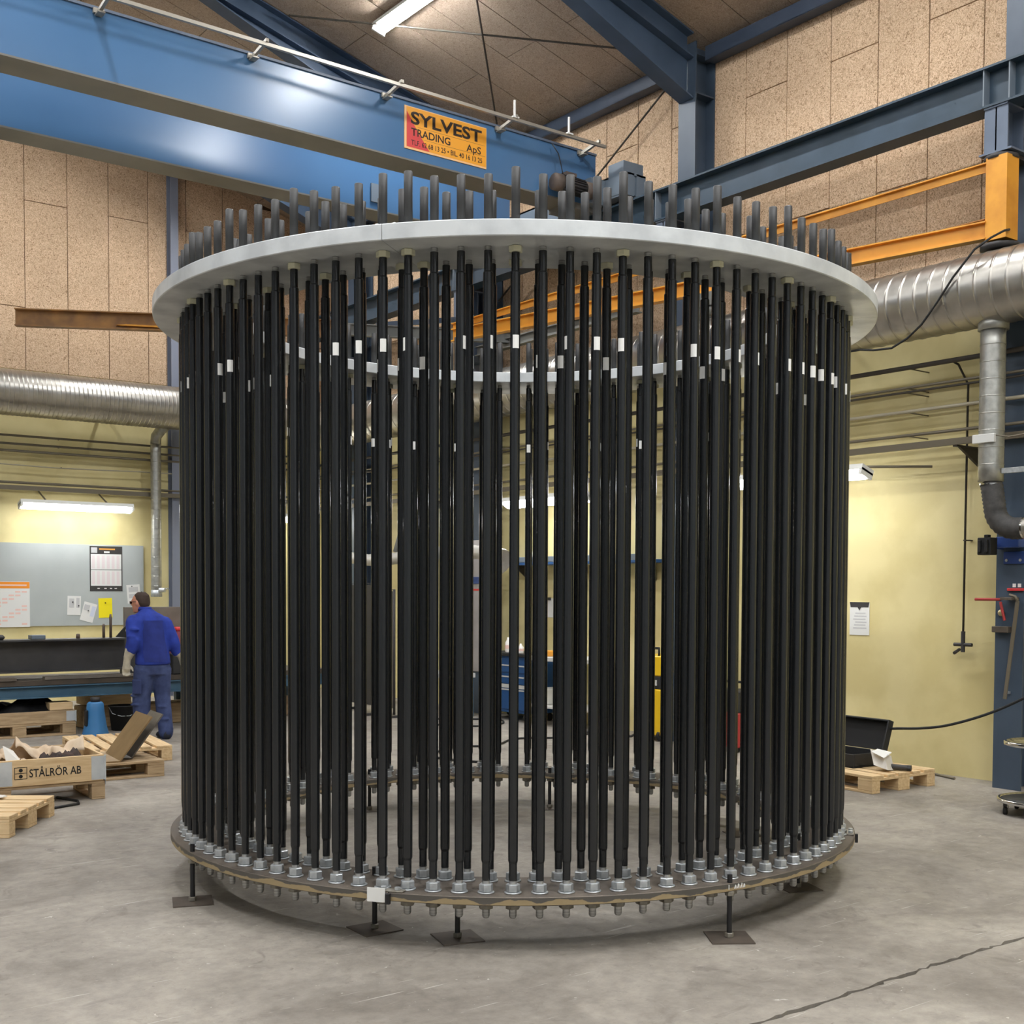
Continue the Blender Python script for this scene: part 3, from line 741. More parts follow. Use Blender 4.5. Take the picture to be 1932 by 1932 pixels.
batten('wall_lamp', 'glowing tube lamp at the right end of the ring, on a jointed arm', (8.9, 7.33, 2.665), (0, 1, 0), 1.56, (-.35, 0, -1), stay=[((9.45, 6.27, 2.73), (8.92, 6.75, 2.73)), ((9.45, 7.9, 2.73), (8.92, 7.9, 2.73))])
batten('wall_lamp', 'glowing tube lamp seen between the middle bars of the cage', (9.0, 11.15, 2.68), (0, 1, 0), 1.56, (-.35, 0, -1), stay=[((9.49, 10.8, 2.75), (9.02, 10.8, 2.74)), ((9.49, 11.5, 2.75), (9.02, 11.5, 2.74))])
batten('wall_lamp', 'glowing tube lamp seen between the left bars of the cage', (8.3, B-.42, 2.72), (1, 0, 0), 1.3, (0, -.35, -1), stay=[((8.3, B-.01, 2.8), (8.3, B-.40, 2.78))])

# ------------------------------------------------------------------ ducts and pipes
def spiral_duct(p0, p1, r, pitch, ridge=.006, n=40, wv=.018):
    """duct with raised seams every 'pitch'"""
    p0, p1 = Vector(p0), Vector(p1); L = (p1-p0).length; x, y, d = axis_frame(p1-p0)
    M = Matrix((( x.x, y.x, d.x, p0.x), (x.y, y.y, d.y, p0.y), (x.z, y.z, d.z, p0.z), (0, 0, 0, 1)))
    prof = [(r, 0.0)]; t = pitch
    while t < L-pitch*.4:
        prof += [(r, t-wv/2), (r, t-wv/5), (r+ridge, t-wv/10), (r+ridge, t+wv/10), (r, t+wv/5), (r, t+wv/2)]; t += pitch
    prof.append((r, L))
    return MB().lathe(prof, n, M)
dr = thing('ventilation_duct', 'big shiny spiral duct running along the right wall', 'duct', (8.88, 9.0, 4.03))
keep_world(spiral_duct((8.88, 3.2, 4.03), (8.88, 16.7, 4.03), .288, .135, .004, 40, .036).build('duct_pipe', 'duct'), dr)
for yy in (7.3, 11.0, 14.7):
    m = MB()
    for q in range(24):
        a0, a1 = 2*PI*q/24, 2*PI*(q+1)/24; 
        m.bar((8.88+.298*math.cos(a0), yy, 4.03+.298*math.sin(a0)), (8.88+.298*math.cos(a1), yy, 4.03+.298*math.sin(a1)), .04, .004, up=(math.cos(a0), 0, math.sin(a0)))
    m.box((9.18, yy-.02, 4.0), (9.495, yy+.02, 4.04)); keep_world(m.build('duct_strap', 'duct_small'), dr)
m = MB(); m.lathe([(.118, 0), (.118, .09)], 28, Matrix.Translation((8.88, 5.36, 3.70))); keep_world(m.build('duct_collar', 'duct_small'), dr)
dl = thing('ventilation_duct', 'big shiny spiral duct along the back wall above the notice board', 'duct', (6.0, 16.95, 4.235))
keep_world(spiral_duct((0.0, 16.95, 4.235), (9.25, 16.95, 4.235), .305, .06, .004, 36, .02).build('duct_pipe', 'duct'), dl)
for xx in (2.2, 5.9, 8.6):
    m = MB(); m.box((xx-.02, 17.25, 4.2), (xx+.02, B-.005, 4.24)); keep_world(m.build('duct_strap', 'duct_small'), dl)
vd = thing('branch_duct', 'slim grey branch duct dropping down the back wall behind the worker', 'duct', (6.58, 17.28, 1.5))
keep_world(spiral_duct((6.58, 17.28, 1.52), (6.58, 17.28, 3.75), .075, .14, .003, 20, .01).build('duct_pipe', 'duct_small'), vd)
m = MB().tube([(6.58, 17.28, 3.74), (6.585, 17.27, 3.85), (6.62, 17.16, 3.94), (6.64, 17.05, 3.98)], .077, 16); keep_world(m.build('duct_elbow', 'duct_small'), vd)
m = MB().lathe([(.08, 0), (.08, .10)], 20, Matrix.Translation((6.58, 17.28, 1.50))); m.cyl((6.60, 17.21, 1.60), (6.66, 17.15, 1.60), .035, n=14); keep_world(m.build('damper', 'zinc'), vd)
m = MB().tube([(6.66, 17.15, 1.60), (6.69, 17.14, 1.63), (6.72, 17.15, 1.60)], .008, 6); keep_world(m.build('handle', 'zinc'), vd)
# pipes on the back wall
for z0, r, mm, lab in ((3.725, .016, 'pipe_grey', 'uppermost thin pipe below the back wall duct'), (3.612, .016, 'pipe_grey', 'second thin pipe below the back wall duct'),
                       (3.515, .018, 'pipe_grey', 'third thin pipe below the back wall duct'), (3.325, .009, 'pipe_light', 'pale thin cable sagging along the back wall'),
                       (3.08, .018, 'pipe_grey', 'thin pipe right above the lowest rail on the back wall')):
    pts = [(x_, B-.15, z0+(0.012*math.sin(x_*2.1) if mm == 'pipe_light' else 0)) for x_ in [1.0+.6*i for i in range(14)]]
    p = thing('wall_pipe', lab, 'pipe', (5, B-.15, z0), 0, 'pipes on the back wall')
    keep_world(MB().tube(pts, r, 10).build('pipe', mm), p)
    for xx in (2.4, 5.28, 8.2):
        m = MB().cyl((xx, B-.15, z0), (xx, B-.001, z0), .007, n=6); keep_world(m.build('pipe_clip', 'pipe_grey'), p)
t = thing('cable_rail', 'grey steel rail on brackets below the pipes of the back wall', 'rail', (5, B-.2, 3.0))
keep_world(MB().box((1.0, B-.22, 2.975), (9.0, B-.18, 3.035)).build('rail', 'pipe_grey'), t)
for xx in (2.5, 5.0, 5.85, 8.0): keep_world(MB().box((xx-.02, B-.2, 2.99), (xx+.02, B-.001, 3.02)).build('rail_bracket', 'pipe_dark'), t)
# pipes on the right wall
for z0, r, mm, lab in ((3.573, .021, 'pipe_dark', 'dark pipe nearest below the right wall duct'), (3.398, .012, 'pipe_grey', 'upper of a pair of thin pipes on the right wall'), (3.36, .010, 'pipe_dark', 'lower of a pair of thin pipes on the right wall'),
                       (3.19, .016, 'pipe_light', 'pale conduit in the middle of the right wall pipes'), (2.983, .014, 'pipe_grey', 'grey green pipe just above the steel angle on the right wall')):
    p = thing('wall_pipe', lab, 'pipe', (9.15, 8, z0), 0, 'pipes on the right wall')
    keep_world(MB().tube([(9.15, y_, z0) for y_ in (3.5, 6.5, 9.5, 12.5, 15.5, 17.3)], r, 10).build('pipe', mm), p)
    for yy in (4.4, 6.35, 8.2, 10.5, 14.5):
        m = MB().cyl((9.15, yy, z0), (W-.001, yy, z0), .006, n=6); keep_world(m.build('pipe_clip', 'pipe_grey'), p)
t = thing('cable_rail', 'rusty steel angle with wall brackets on the right wall', 'rail', (9.15, 8, 2.88))
keep_world(MB().box((9.13, 3.6, 2.86), (9.17, 17.0, 2.915)).build('rail', 'pipe_grey'), t)
for yy in (5.85, 8.1, 10.3, 14.0):
    m = MB(); m.box((9.14, yy-.02, 2.845), (W-.001, yy+.02, 2.86)); m.prism([(9.2, yy-.012, 2.844), (W-.001, yy-.012, 2.844), (W-.001, yy-.012, 2.70)], (0, .024, 0)); keep_world(m.build('rail_bracket', 'pipe_dark'), t)
# drop pipe with valve
t = thing('drop_pipe', 'thin dark pipe hanging down the yellow right wall with a cross valve', 'pipe', (9.4, 5.9, 1.15))
keep_world(MB().tube([(9.15, 5.9, 3.57), (9.25, 5.9, 3.55), (9.40, 5.9, 3.40), (9.40, 5.905, 1.28)], .0095, 8).build('pipe', 'pipe_dark'), t)
m = MB().cyl((9.40, 5.905, 1.10), (9.40, 5.905, 1.28), .018, n=10); m.cyl((9.40, 5.82, 1.165), (9.40, 5.99, 1.165), .016, n=10); m.cyl((9.37, 5.97, 1.09), (9.45, 5.97, 1.12), .014, n=8); keep_world(m.build('valve', 'motor_dark'), t)
m = MB()
keep_world(MB().box((9.39, 5.89, 2.06), (W-.001, 5.915, 2.07)).build('pipe_clip', 'pipe_dark'), t)
# fume extraction branch in front of the near column
t = thing('fume_extractor', 'vertical spiral duct with black flexible elbow in front of the near column', 'extractor', (8.88, 5.36, 2.0))
keep_world(spiral_duct((8.88, 5.36, 2.50), (8.88, 5.36, 3.70), .098, .135, .003, 28, .01).build('duct_pipe', 'duct_small'), t)
pts = [(8.88, 5.36, 2.50)] + [(8.88, 5.355-.005*i, 2.50-.03*i) for i in range(1, 8)]
c0 = Vector(pts[-1]); rr_ = .17
for i in range(1, 9):
    a = PI/2*i/8; pts.append((8.88+.02*i/8, c0.y-rr_*(1-math.cos(a)), c0.z-rr_*math.sin(a)))
for i in range(1, 4): pts.append((8.90, pts[-1][1]-.03, pts[-1][2]+.001))
dense = []
for a, b in zip(pts[:-1], pts[1:]):
    for q in range(2): dense.append(Vector(a).lerp(Vector(b), q/2))
dense.append(Vector(pts[-1]))
keep_world(MB().tube(dense, [.088 if i % 2 else .081 for i in range(len(dense))], 20).build('flexible_hose', 'hose'), t)
e = Vector(pts[-1])
keep_world(MB().cyl(e, e+Vector((0, -.8, .01)), .083, n=24).build('arm_tube', 'duct'), t)
for zc in (2.485, ): keep_world(MB().cyl((8.88, 5.36, zc-.012), (8.88, 5.36, zc), .09, n=24).build('hose_clamp', 'chrome'), t)
keep_world(MB().cyl(e+Vector((0, -.002, 0)), e+Vector((0, .012, 0)), .091, n=24).build('hose_clamp', 'chrome'), t)
m = MB(); m.bbox((8.765, 5.27, 2.80), (8.80, 5.46, 2.87), .004); keep_world(m.build('junction_box', 'plate_white'), t)
m = MB(); m.bbox((8.86, 4.98, 2.555), (8.875, 5.26, 2.60), .004); keep_world(m.build('arm_bracket', 'zinc'), t)
keep_world(MB().tube([(8.80, 5.3, 2.86), (8.78, 5.15, 2.83), (8.80, 4.9, 2.85), (8.85, 4.6, 2.9)], .006, 6).build('cable', 'pipe_grey'), t)
# loose cable draped over the right duct
tag(MB().tube([(8.87, 5.235, 4.46), (8.74, 5.20, 4.42), (8.64, 5.25, 4.36), (8.575, 5.349, 4.28), (8.57, 5.529, 4.10), (8.57, 5.667, 3.93), (8.575, 5.809, 3.78), (8.58, 5.946, 3.69), (8.60, 6.107, 3.64), (8.64, 6.316, 3.66), (8.70, 6.5, 3.70), (8.80, 6.75, 3.725), (9.02, 7.1, 3.76), (9.2, 7.4, 3.95)], .009, 8).build('loose_cable', 'rubber'), 'black cable draped loosely over the right wall duct', 'cable')

# ------------------------------------------------------------------ wall jib cranes
t = thing('jib_crane', 'orange wall jib crane with sloping tie on the near column', 'jib crane', (8.95, 5.36, 4.4))
m = MB(); m.box((8.83, 5.24, 4.40), (9.0, 5.42, 5.05)); o = keep_world(m.build('jib_post', 'orange_jib'), t)
for zc, rr2, zp in ((5.04, .13, 5.05), (4.345, .15, 4.35)):
    m = MB(); m.lathe([(rr2, 0), (rr2, .033), (.09, .05)], 20, Matrix.Translation((8.95, 5.36, zc))); m.box((8.95, 5.26, zp), (9.199, 5.46, zp+.03)); keep_world(m.build('pivot', 'motor_dark'), t)
jd = Vector((8.343-9.0, 8.927-5.36, 0)).normalized()
j0 = Vector((8.86, 5.42, 4.49)); jt = Vector((8.86, 5.42, 4.49))+jd*6.0
keep_world(MB().ibeam(j0, jt, .14, .09, .012, .01).build('jib_arm', 'orange_jib'), t)
j1 = Vector((8.87, 5.40, 4.99))
m = MB(); m.bar(j1, jt+Vector((0, 0, .1)), .07, .01, off=(0, .03)); m.bar(j1, jt+Vector((0, 0, .1)), .01, .07); keep_world(m.build('tie_bar', 'orange_jib'), t)
keep_world(MB().prism([(8.83, 5.43, 4.575), (8.92, 5.43, 4.575), (8.78, 5.75, 4.563)], (0, 0, .008)).build('gusset', 'brown_beam'), t)
m = MB(); p = j0+jd*2.6; m.box((p.x-.06, p.y-.12, p.z-.20), (p.x+.06, p.y+.12, p.z-.075)); m.cyl((p.x, p.y-.12, p.z-.24), (p.x, p.y+.14, p.z-.24), .055, n=16); m.cyl((p.x, p.y, p.z-.5), (p.x, p.y, p.z-.24), .008, n=6); keep_world(m.build('chain_hoist', 'grey_beam'), t)
t = thing('jib_crane', 'grey wall jib crane with diagonal stay seen through the cage', 'jib crane', (9.1, 12.81, 4.6))
m = MB(); m.box((8.99, 12.70, 4.55), (9.195, 12.92, 5.07)); keep_world(m.build('jib_post', 'steel_blue'), t)
keep_world(MB().ibeam((9.09, 12.69, 4.68), (9.02, 9.6, 4.68), .12, .09, .012, .01).build('jib_arm', 'grey_beam'), t)
keep_world(MB().bar((9.06, 12.66, 5.03), (9.03, 9.75, 4.77), .04, .04).build('tie_bar', 'grey_beam'), t)
t = thing('jib_crane', 'brown steel jib arm reaching left in front of the back wall', 'jib crane', (6.9, 17.3, 4.75))
keep_world(MB().ibeam((3.932, 14.674, 4.75), (7.1, 12.93, 4.75), .20, .11, .014, .012).build('jib_arm', 'brown_beam'), t)
keep_world(MB().ibeam((7.1, 12.93, 4.75), (9.1, 12.0, 4.75), .14, .09, .014, .012).build('jib_extension', 'grey_beam'), t)
m = MB(); m.prism([(5.0, 14.035, 4.71), (5.9, 13.54, 4.69), (5.9, 13.54, 4.67), (4.9, 14.09, 4.695)], (.02, .036, 0)); keep_world(m.build('stiffening_bar', 'orange_jib'), t)
keep_world(MB().bar((7.6, 12.7, 4.82), (8.97, 12.62, 5.08), .06, .06).build('tie_bar', 'steel_blue'), t)

# ------------------------------------------------------------------ notice board on the back wall
def wall_item(name, label, cat, x0, x1, z0, z1, mm, y=B-.002, t_=.012, rz=0.0):
    """flat thing on the back wall: Empty at its lower middle, panel as a part"""
    cx = (x0+x1)/2
    t = thing(name, label, cat, (cx, y, z0)); t.rotation_euler = (0, rz, 0)
    MB().box((x0-cx, -t_, 0), (x1-cx, 0, z1-z0)).build('sheet' if t_ < .01 else 'panel', mm, t)
    return t, (x1-x0), (z1-z0)
nb, _, _ = wall_item('notice_board', 'large grey notice board on the yellow back wall', 'notice board', 3.2, 6.497, 1.083, 2.254, 'board_grey', B-.002, .02)
YN = B-.0235
def sub(t, a, b, y0, name, mm): return MB().box((a[0], y0-.0008, a[1]), (b[0], y0, b[1])).build(name, mm, t)
# year planner
t, w_, h_ = wall_item('wall_calendar', 'white year planner with orange top strip on the notice board', 'calendar', 3.95, 4.862, 1.075, 1.71, 'paper', YN, .003)
sub(t, (-w_/2+.002, h_-.095), (w_/2-.002, h_-.004), -.0032, 'header', 'calendar_orange')
sub(t, (.02, h_-.06), (w_/2-.04, h_-.04), -.0042, 'title_bar', 'calendar_tint')
for i in range(10):
    for j in range(10):
        if (i*3+j*2) % 5 in (0, 2):
            xx = -w_/2+.02+i*.087; zz = .03+j*.05
            sub(t, (xx, zz), (xx+.07, zz+.024), -.0032, 'date_block', 'calendar_tint')
# black poster calendar
t, w_, h_ = wall_item('wall_calendar', 'tall calendar poster with black border pinned at the right of the notice board', 'calendar', 5.703, 6.178, 1.583, 2.234, 'poster_black', YN, .003)
sub(t, (-w_/2+.015, .075), (w_/2-.015, h_-.115), -.0032, 'sheet_grid', 'paper')
for i in range(6):
    xx = -w_/2+.03+i*.072
    for zz, hh in ((.095, .19), (.325, .19)): sub(t, (xx, zz), (xx+.042, zz+hh), -.0042, 'month_column', 'poster_tint')
sub(t, (-w_/2+.015, .305), (w_/2-.015, .312), -.0043, 'divider', 'poster_black')
sub(t, (-.10, h_-.052), (.13, h_-.032), -.0032, 'title_bar', 'poster_orange'); sub(t, (-.03, h_-.098), (.05, h_-.075), -.0032, 'title_box', 'paper')
sub(t, (-w_/2+.02, h_-.1), (-.13, h_-.02), -.0032, 'picture', 'grey_print')
for xx in (-.13, -.03, .05, .12): sub(t, (xx, .03), (xx+.035, .045), -.0032, 'logo_mark', 'paper')
def pin_note(label, xc, zc, wd, ht, rot, mm, pins, extra=None):
    t = thing('note_paper', label, 'paper', (xc, YN, zc), 0); t.rotation_euler = (0, rot, 0)
    MB().box((-wd/2, -.0015, -ht/2), (wd/2, 0, ht/2)).build('sheet', mm, t)
    for (a, b, c_, d, m2) in (extra or []): sub(t, (a, b), (c_, d), -.0016, 'printed_block', m2)
    for px_, pz_ in pins: MB().cyl((px_, -.012, pz_), (px_, -.0017, pz_), .008, n=10).build('magnet', 'rubber', t)
pin_note('white paper pinned left of the tilted sheet', 5.475, 1.372, .19, .275, .03, 'paper', [(-.02, .05), (.065, 0)], [(-.07, -.03, 0, .1, 'grey_print'), (.03, -.03, .075, .11, 'grey_print')])
pin_note('tilted white paper between the other sheet and the yellow note', 5.68, 1.275, .19, .275, .27, 'paper', [(-.01, .02)], [(.03, -.05, .085, .1, 'blue_tint'), (-.08, .02, 0, .1, 'grey_print')])
pin_note('bright yellow paper pinned to the grey board', 5.925, 1.335, .20, .285, -.02, 'yellow_paper', [(0, .075)])
pin_note('white handwritten paper above the worker, below the black poster', 6.345, 1.54, .20, .275, -.08, 'paper', [(-.02, .115), (.12, .02)], [(-.07, -.06, .06, .0, 'grey_print'), (-.07, .03, .07, .1, 'grey_print')])

# ------------------------------------------------------------------ work bench and what lies on it
YBF = 13.55
t = thing('work_bench', 'long steel work bench with blue frame behind the worker', 'bench', (3.8, 14.0, 0))
def bp(mb, name, mm): return keep_world(mb.build(name, mm), t)
bp(MB().ibeam((.8, YBF+.05, .485), (7.4, YBF+.05, .485), .135, .1, .014, .01), 'frame_beam', 'bench_blue')
bp(MB().ibeam((.8, YBF+.85, .485), (7.4, YBF+.85, .485), .135, .1, .014, .01), 'frame_beam', 'bench_blue')
for k, (y0, y1) in enumerate(((0, .28), (.31, .58), (.61, .9))): bp(MB().bbox((.8, YBF+y0, .555), (7.4, YBF+y1, .615), .004), 'top_plate', 'bench_brown')
for xx in (1.2, 2.9, 5.75, 7.2):
    for yy in (YBF+.05, YBF+.85): bp(MB().box((xx-.04, yy-.04, 0), (xx+.04, yy+.04, .417)), 'leg', 'bench_blue')
def hb(name, label, p0, p1, h, b, mm, tf=.016, tw=.011, up=(0, 0, 1)): return tag(MB().ibeam(p0, p1, h, b, tf, tw, up).build(name, mm), label, 'beam')
hb('steel_beam', 'dark H-beam lying on the work bench left of the worker', (.6, YBF+.22, .875), (4.86, YBF+.22, .875), .36, .30, 'dark_beam', .018)
tag(MB().box((1.0, YBF-.02, .617), (3.6, YBF+.10, .645)).build('flat_bar', 'raw_steel'), 'long flat steel bar below the H-beam on the bench', 'steel bar')
tag(MB().box((3.9, YBF-.01, .617), (4.95, YBF+.09, .65)).build('flat_bar', 'bent_plate_grey'), 'short grey steel bar on the bench beside the glove', 'steel bar')
for (xx, zz, hh, r_, lab) in ((4.33, 1.056, .05, .022, 'short copper coloured peg on the H-beam'), (4.62, 1.056, .16, .016, 'shorter of two upright rods on the H-beam'), (4.70, 1.056, .27, .016, 'taller of two upright rods on the H-beam')):
    tag(MB().lathe([(r_, 0), (r_, hh*.85), (r_*.7, hh)], 10, Matrix.Translation((xx, YBF+.22, zz))).build('steel_peg', 'motor_brown'), lab, 'rod')
tag(MB().bbox((2.9, YBF+.15, 1.056), (3.53, YBF+.32, 1.11), .02).build('grinder_body', 'motor_dark'), 'dark power tool lying on the left end of the H-beam', 'tool')
tag(MB().bbox((3.82, YBF+.2, 1.056), (3.97, YBF+.34, 1.10), .004).build('metal_block', 'gear_grey'), 'small grey block on top of the H-beam', 'block')
t = thing('gusset_plate', 'black triangular gusset with a hole beside the worker', 'steel plate', (5.0, YBF+.5, .617))
keep_world(MB().prism([(4.80, YBF+.40, 1.03), (5.12, YBF+.40, 1.03), (5.12, YBF+.40, 1.10), (4.96, YBF+.40, 1.21)], (0, .02, 0)).build('plate', 'black_steel'), t)
keep_world(MB().cyl((4.965, YBF+.399, 1.13), (4.965, YBF+.396, 1.13), .03, n=18).build('hole', 'plate_white'), t)
keep_world(MB().box((4.9, YBF+.41, .617), (5.14, YBF+.5, 1.029)).build('foot_block', 'dark_beam'), t)
tag(MB().bbox((5.0, YBF+.62, .617), (6.6, YBF+.66, 1.40), .004).build('steel_sheet', 'bent_plate_grey'), 'grey steel sheet standing on the bench behind the worker', 'steel plate')
t = thing('tool_box', 'dark red box with pink top on the bench right of the worker', 'box', (5.62, YBF+.35, .617))
keep_world(MB().bbox((5.5, YBF+.25, .617), (5.78, YBF+.5, 1.12), .01).build('box_body', 'pink'), t); keep_world(MB().bbox((5.49, YBF+.24, 1.12), (5.79, YBF+.51, 1.16), .01).build('lid', 'red_bright'), t)
t = thing('power_tool', 'black welding power unit on the bench beside the right glove', 'tool', (5.5, YBF+.1, .617))
keep_world(MB().bbox((5.36, YBF+.02, .617), (5.52, YBF+.2, .86), .01).build('body', 'case_black'), t); keep_world(MB().tube([(5.38, YBF+.1, .86), (5.40, YBF+.1, .92), (5.48, YBF+.1, .92), (5.50, YBF+.1, .86)], .012, 8).build('handle', 'rubber'), t)
keep_world(MB().tube([(5.52, YBF+.1, .7), (5.62, YBF+.0, .72), (5.7, YBF+.05, .66), (5.6, YBF+.12, .64)], .014, 8).build('cable', 'rubber'), t)

# ------------------------------------------------------------------ pallets, collars, crates
def pallet(label, loc, rz, wd='wood', L=1.2, Wd=.8):
    """euro pallet, long side along local x, centred"""
    t = thing('pallet', label, 'pallet', loc, rz)
    hx, hy = L/2, Wd/2
    for y0, y1 in ((-hy, -hy+.145), (-hy+.19, -hy+.29), (-.0725, .0725), (hy-.29, hy-.19), (hy-.145, hy)):
        MB().bbox((-hx, y0, .122), (hx, y1, .144), .003).build('top_board', wd, t)
    for x0, x1 in ((-hx, -hx+.145), (-.0725, .0725), (hx-.145, hx)):
        MB().bbox((x0, -hy, .1), (x1, hy, .1215), .003).build('cross_board', wd, t)
        for y0, y1 in ((-hy, -hy+.1), (-.0725, .0725), (hy-.1, hy)):
            MB().bbox((x0, y0, .022), (x1, y1, .0995), .003).build('block', wd, t)
    for y0, y1 in ((-hy, -hy+.1), (-.0725, .0725), (hy-.1, hy)): MB().bbox((-hx, y0, .0), (hx, y1, .0215), .003).build('bottom_board', wd, t)
    return t
def collar(label, loc, rz, L=1.2, Wd=.8, wd='wood', h=.2, hx_mat='galv'):
    """wooden pallet collar with steel corner hinges"""
    t = thing('pallet_collar', label, 'crate', loc, rz); hx, hy = L/2, Wd/2
    for s in (-1, 1):
        MB().bbox((-hx, s*hy-.01, .001), (hx, s*hy+.01, h), .003).build('side_board', wd, t)
        MB().bbox((s*hx-.01, -hy+.011, .001), (s*hx+.01, hy-.011, h), .003).build('end_board', wd, t)
    for sx in (-1, 1):
        for sy in (-1, 1):
            m = MB(); m.box((sx*(hx+.0125), sy*(hy-.09), .01), (sx*(hx+.0105), sy*(hy+.0125), h-.01)); m.box((sx*(hx-.09), sy*(hy+.0125), .01), (sx*(hx+.0125), sy*(hy+.0105), h-.01)); m.cyl((sx*(hx+.012), sy*(hy+.012), .005), (sx*(hx+.012), sy*(hy+.012), h-.005), .008, n=8)
            hg = m.build('corner_hinge', hx_mat, t)
            MB().box((sx*(hx+.016), sy*(hy-.05), -.03), (sx*(hx+.013), sy*(hy+.016), .02)).build('hinge_tab', 'zinc', t)
    return t
def frame_pt(loc, rz, p): return Matrix.Translation(loc) @ Matrix.Rotation(rz, 4, 'Z') @ Vector(p)
# lettered crate on a half-size pallet, long side to the camera
RZ1 = math.radians(-4)
P1 = (2.735, 9.57, 0)
def half_pallet(label, loc, rz, L=.78, Wd=.6, wd='wood_old'):
    t = thing('pallet', label, 'pallet', loc, rz); hx, hy = L/2, Wd/2
    for q in range(5): MB().bbox((-hx, -hy+q*.125, .122), (hx, -hy+q*.125+.1, .144), .003).build('top_board', wd, t)
    for sx in (-1, 1):
        MB().bbox((sx*hx, -hy, .1), (sx*(hx-.1), hy, .1215), .003).build('cross_board', wd, t)
        for sy in (-1, 1): MB().bbox((sx*hx, sy*hy, .016), (sx*(hx-.1), sy*(hy-.12), .0995), .003).build('block', wd, t)
        MB().bbox((sx*hx, -hy, 0), (sx*(hx-.1), hy, .0155), .003).build('runner', wd, t)
    return t
half_pallet('half-size pallet under the lettered crate', P1, RZ1)
ck = collar('wooden pallet collar lettered in black, heaped with wrapping paper', (P1[0], P1[1], .1445), RZ1, .75, .6)
text_obj('ST\u00c5LR\u00d6R AB', 'ink_black', ck, Matrix.Translation((-.165, -.3113, .065)) @ MX, .375, .08, 'crate_lettering', bold=.012)
lg = Matrix.Translation((-.27, -.3105, .055))
m = MB()
for a, b in (((0, 0), (.09, .004)), ((0, .086), (.09, .09)), ((0, 0), (.004, .09)), ((.086, 0), (.09, .09)), ((0, .043), (.09, .047))): m.box((a[0], -.0008, a[1]), (b[0], .0, b[1]), lg)
m.build('logo_frame', 'ink_black', ck)
for zz in (.022, .067): m = MB(); m.cyl(lg @ Vector((.045, -.0008, zz)), lg @ Vector((.045, 0, zz)), .014, n=14); m.build('logo_dot', 'ink_black', ck)
# wrapping paper in the crate
def crumple(name, label, cat, c, sx, sy, h, mm, rz=0, n=22, seed=1, amp=1.0, edge=0.0, rough=.008):
    r_ = random.Random(seed); m = MB(); vs = []
    ph = [r_.uniform(0, 6.28) for _ in range(8)]
    for j in range(n+1):
        for i in range(n+1):
            u, v = i/n*2-1, j/n*2-1
            e_ = max(0, 1-max(abs(u), abs(v))**3)
            z = h*(.25+.75*e_)*(0.55+.25*math.sin(3.1*u+ph[0])*math.cos(2.3*v+ph[1])+.18*math.sin(7*u+4*v+ph[2])+.12*math.sin(-5*u+9*v+ph[3]))*amp + r_.uniform(-rough, rough)*(.3+e_)
            vs.append((u*sx/2, v*sy/2, max(z, .004)))
    k = n+1
    top = [(j*k+i, j*k+i+1, (j+1)*k+i+1, (j+1)*k+i) for j in range(n) for i in range(n)]
    m.add(vs, top, True)
    o = m.build(name, mm); o.location = c; o.rotation_euler = (0, 0, rz)
    md = o.modifiers.new('thick', 'SOLIDIFY'); md.thickness = .003
    return tag(o, label, cat)
def draped_sheet(label, x0, x1, yf, yb, z0, H, seed, n=30, k=16):
    """crumpled sheet: high rounded back, ragged front edge hanging over the contents"""
    r_ = random.Random(seed); m = MB(); vs = []
    ph = [r_.uniform(0, 6.28) for _ in range(8)]
    for i in range(n+1):
        u = i/n; fy = yf + .035*math.sin(u*9+ph[0]) + .02*math.sin(u*23+ph[1]) + r_.uniform(-.008, .008)
        hu = H*(.80+.16*math.sin(u*4.2+ph[2])+.07*math.sin(u*13+ph[3]))
        for j in range(k+1):
            v = j/k
            z = z0 + hu*math.sin(PI*(.24+.62*v))**.8 + .014*math.sin(11*u+7*v+ph[4]) + .010*math.sin(-17*u+12*v+ph[5]) + .008*math.sin(29*u+5*v+ph[6]) + r_.uniform(-.003, .003)
            vs.append((x0+(x1-x0)*u + .012*math.sin(6*v+ph[7]), fy+(yb-fy)*v, z))
    kk = k+1
    m.add(vs, [(i*kk+j, (i+1)*kk+j, (i+1)*kk+j+1, i*kk+j+1) for i in range(n) for j in range(k)], True)
    o = m.build('wrapping_paper', 'kraft'); md = o.modifiers.new('thick', 'SOLIDIFY'); md.thickness = .003
    return tag(o, label, 'paper')
draped_sheet('crumpled brown wrapping paper draped over the back of the lettered crate', 2.56, 3.05, 9.58, 9.83, .17, .30, 4)
draped_sheet('torn brown wrapping paper at the left inside the lettered crate', 2.40, 2.60, 9.50, 9.78, .17, .22, 8, 14)
crumple('scrap_heap', 'dark brown scrap pieces at the front of the lettered crate', 'scrap', (2.80, 9.44, .17), .5, .26, .24, 'scrap', RZ1, seed=9, n=18, rough=.02)
tag(MB().prism([(2.41, 9.32, .26), (2.52, 9.31, .30), (2.47, 9.40, .40), (2.40, 9.42, .44)], (.0, .003, .003)).build('folded_sheet', 'white_sheet'), 'white folded sheet sticking out of the lettered crate at the left', 'paper')
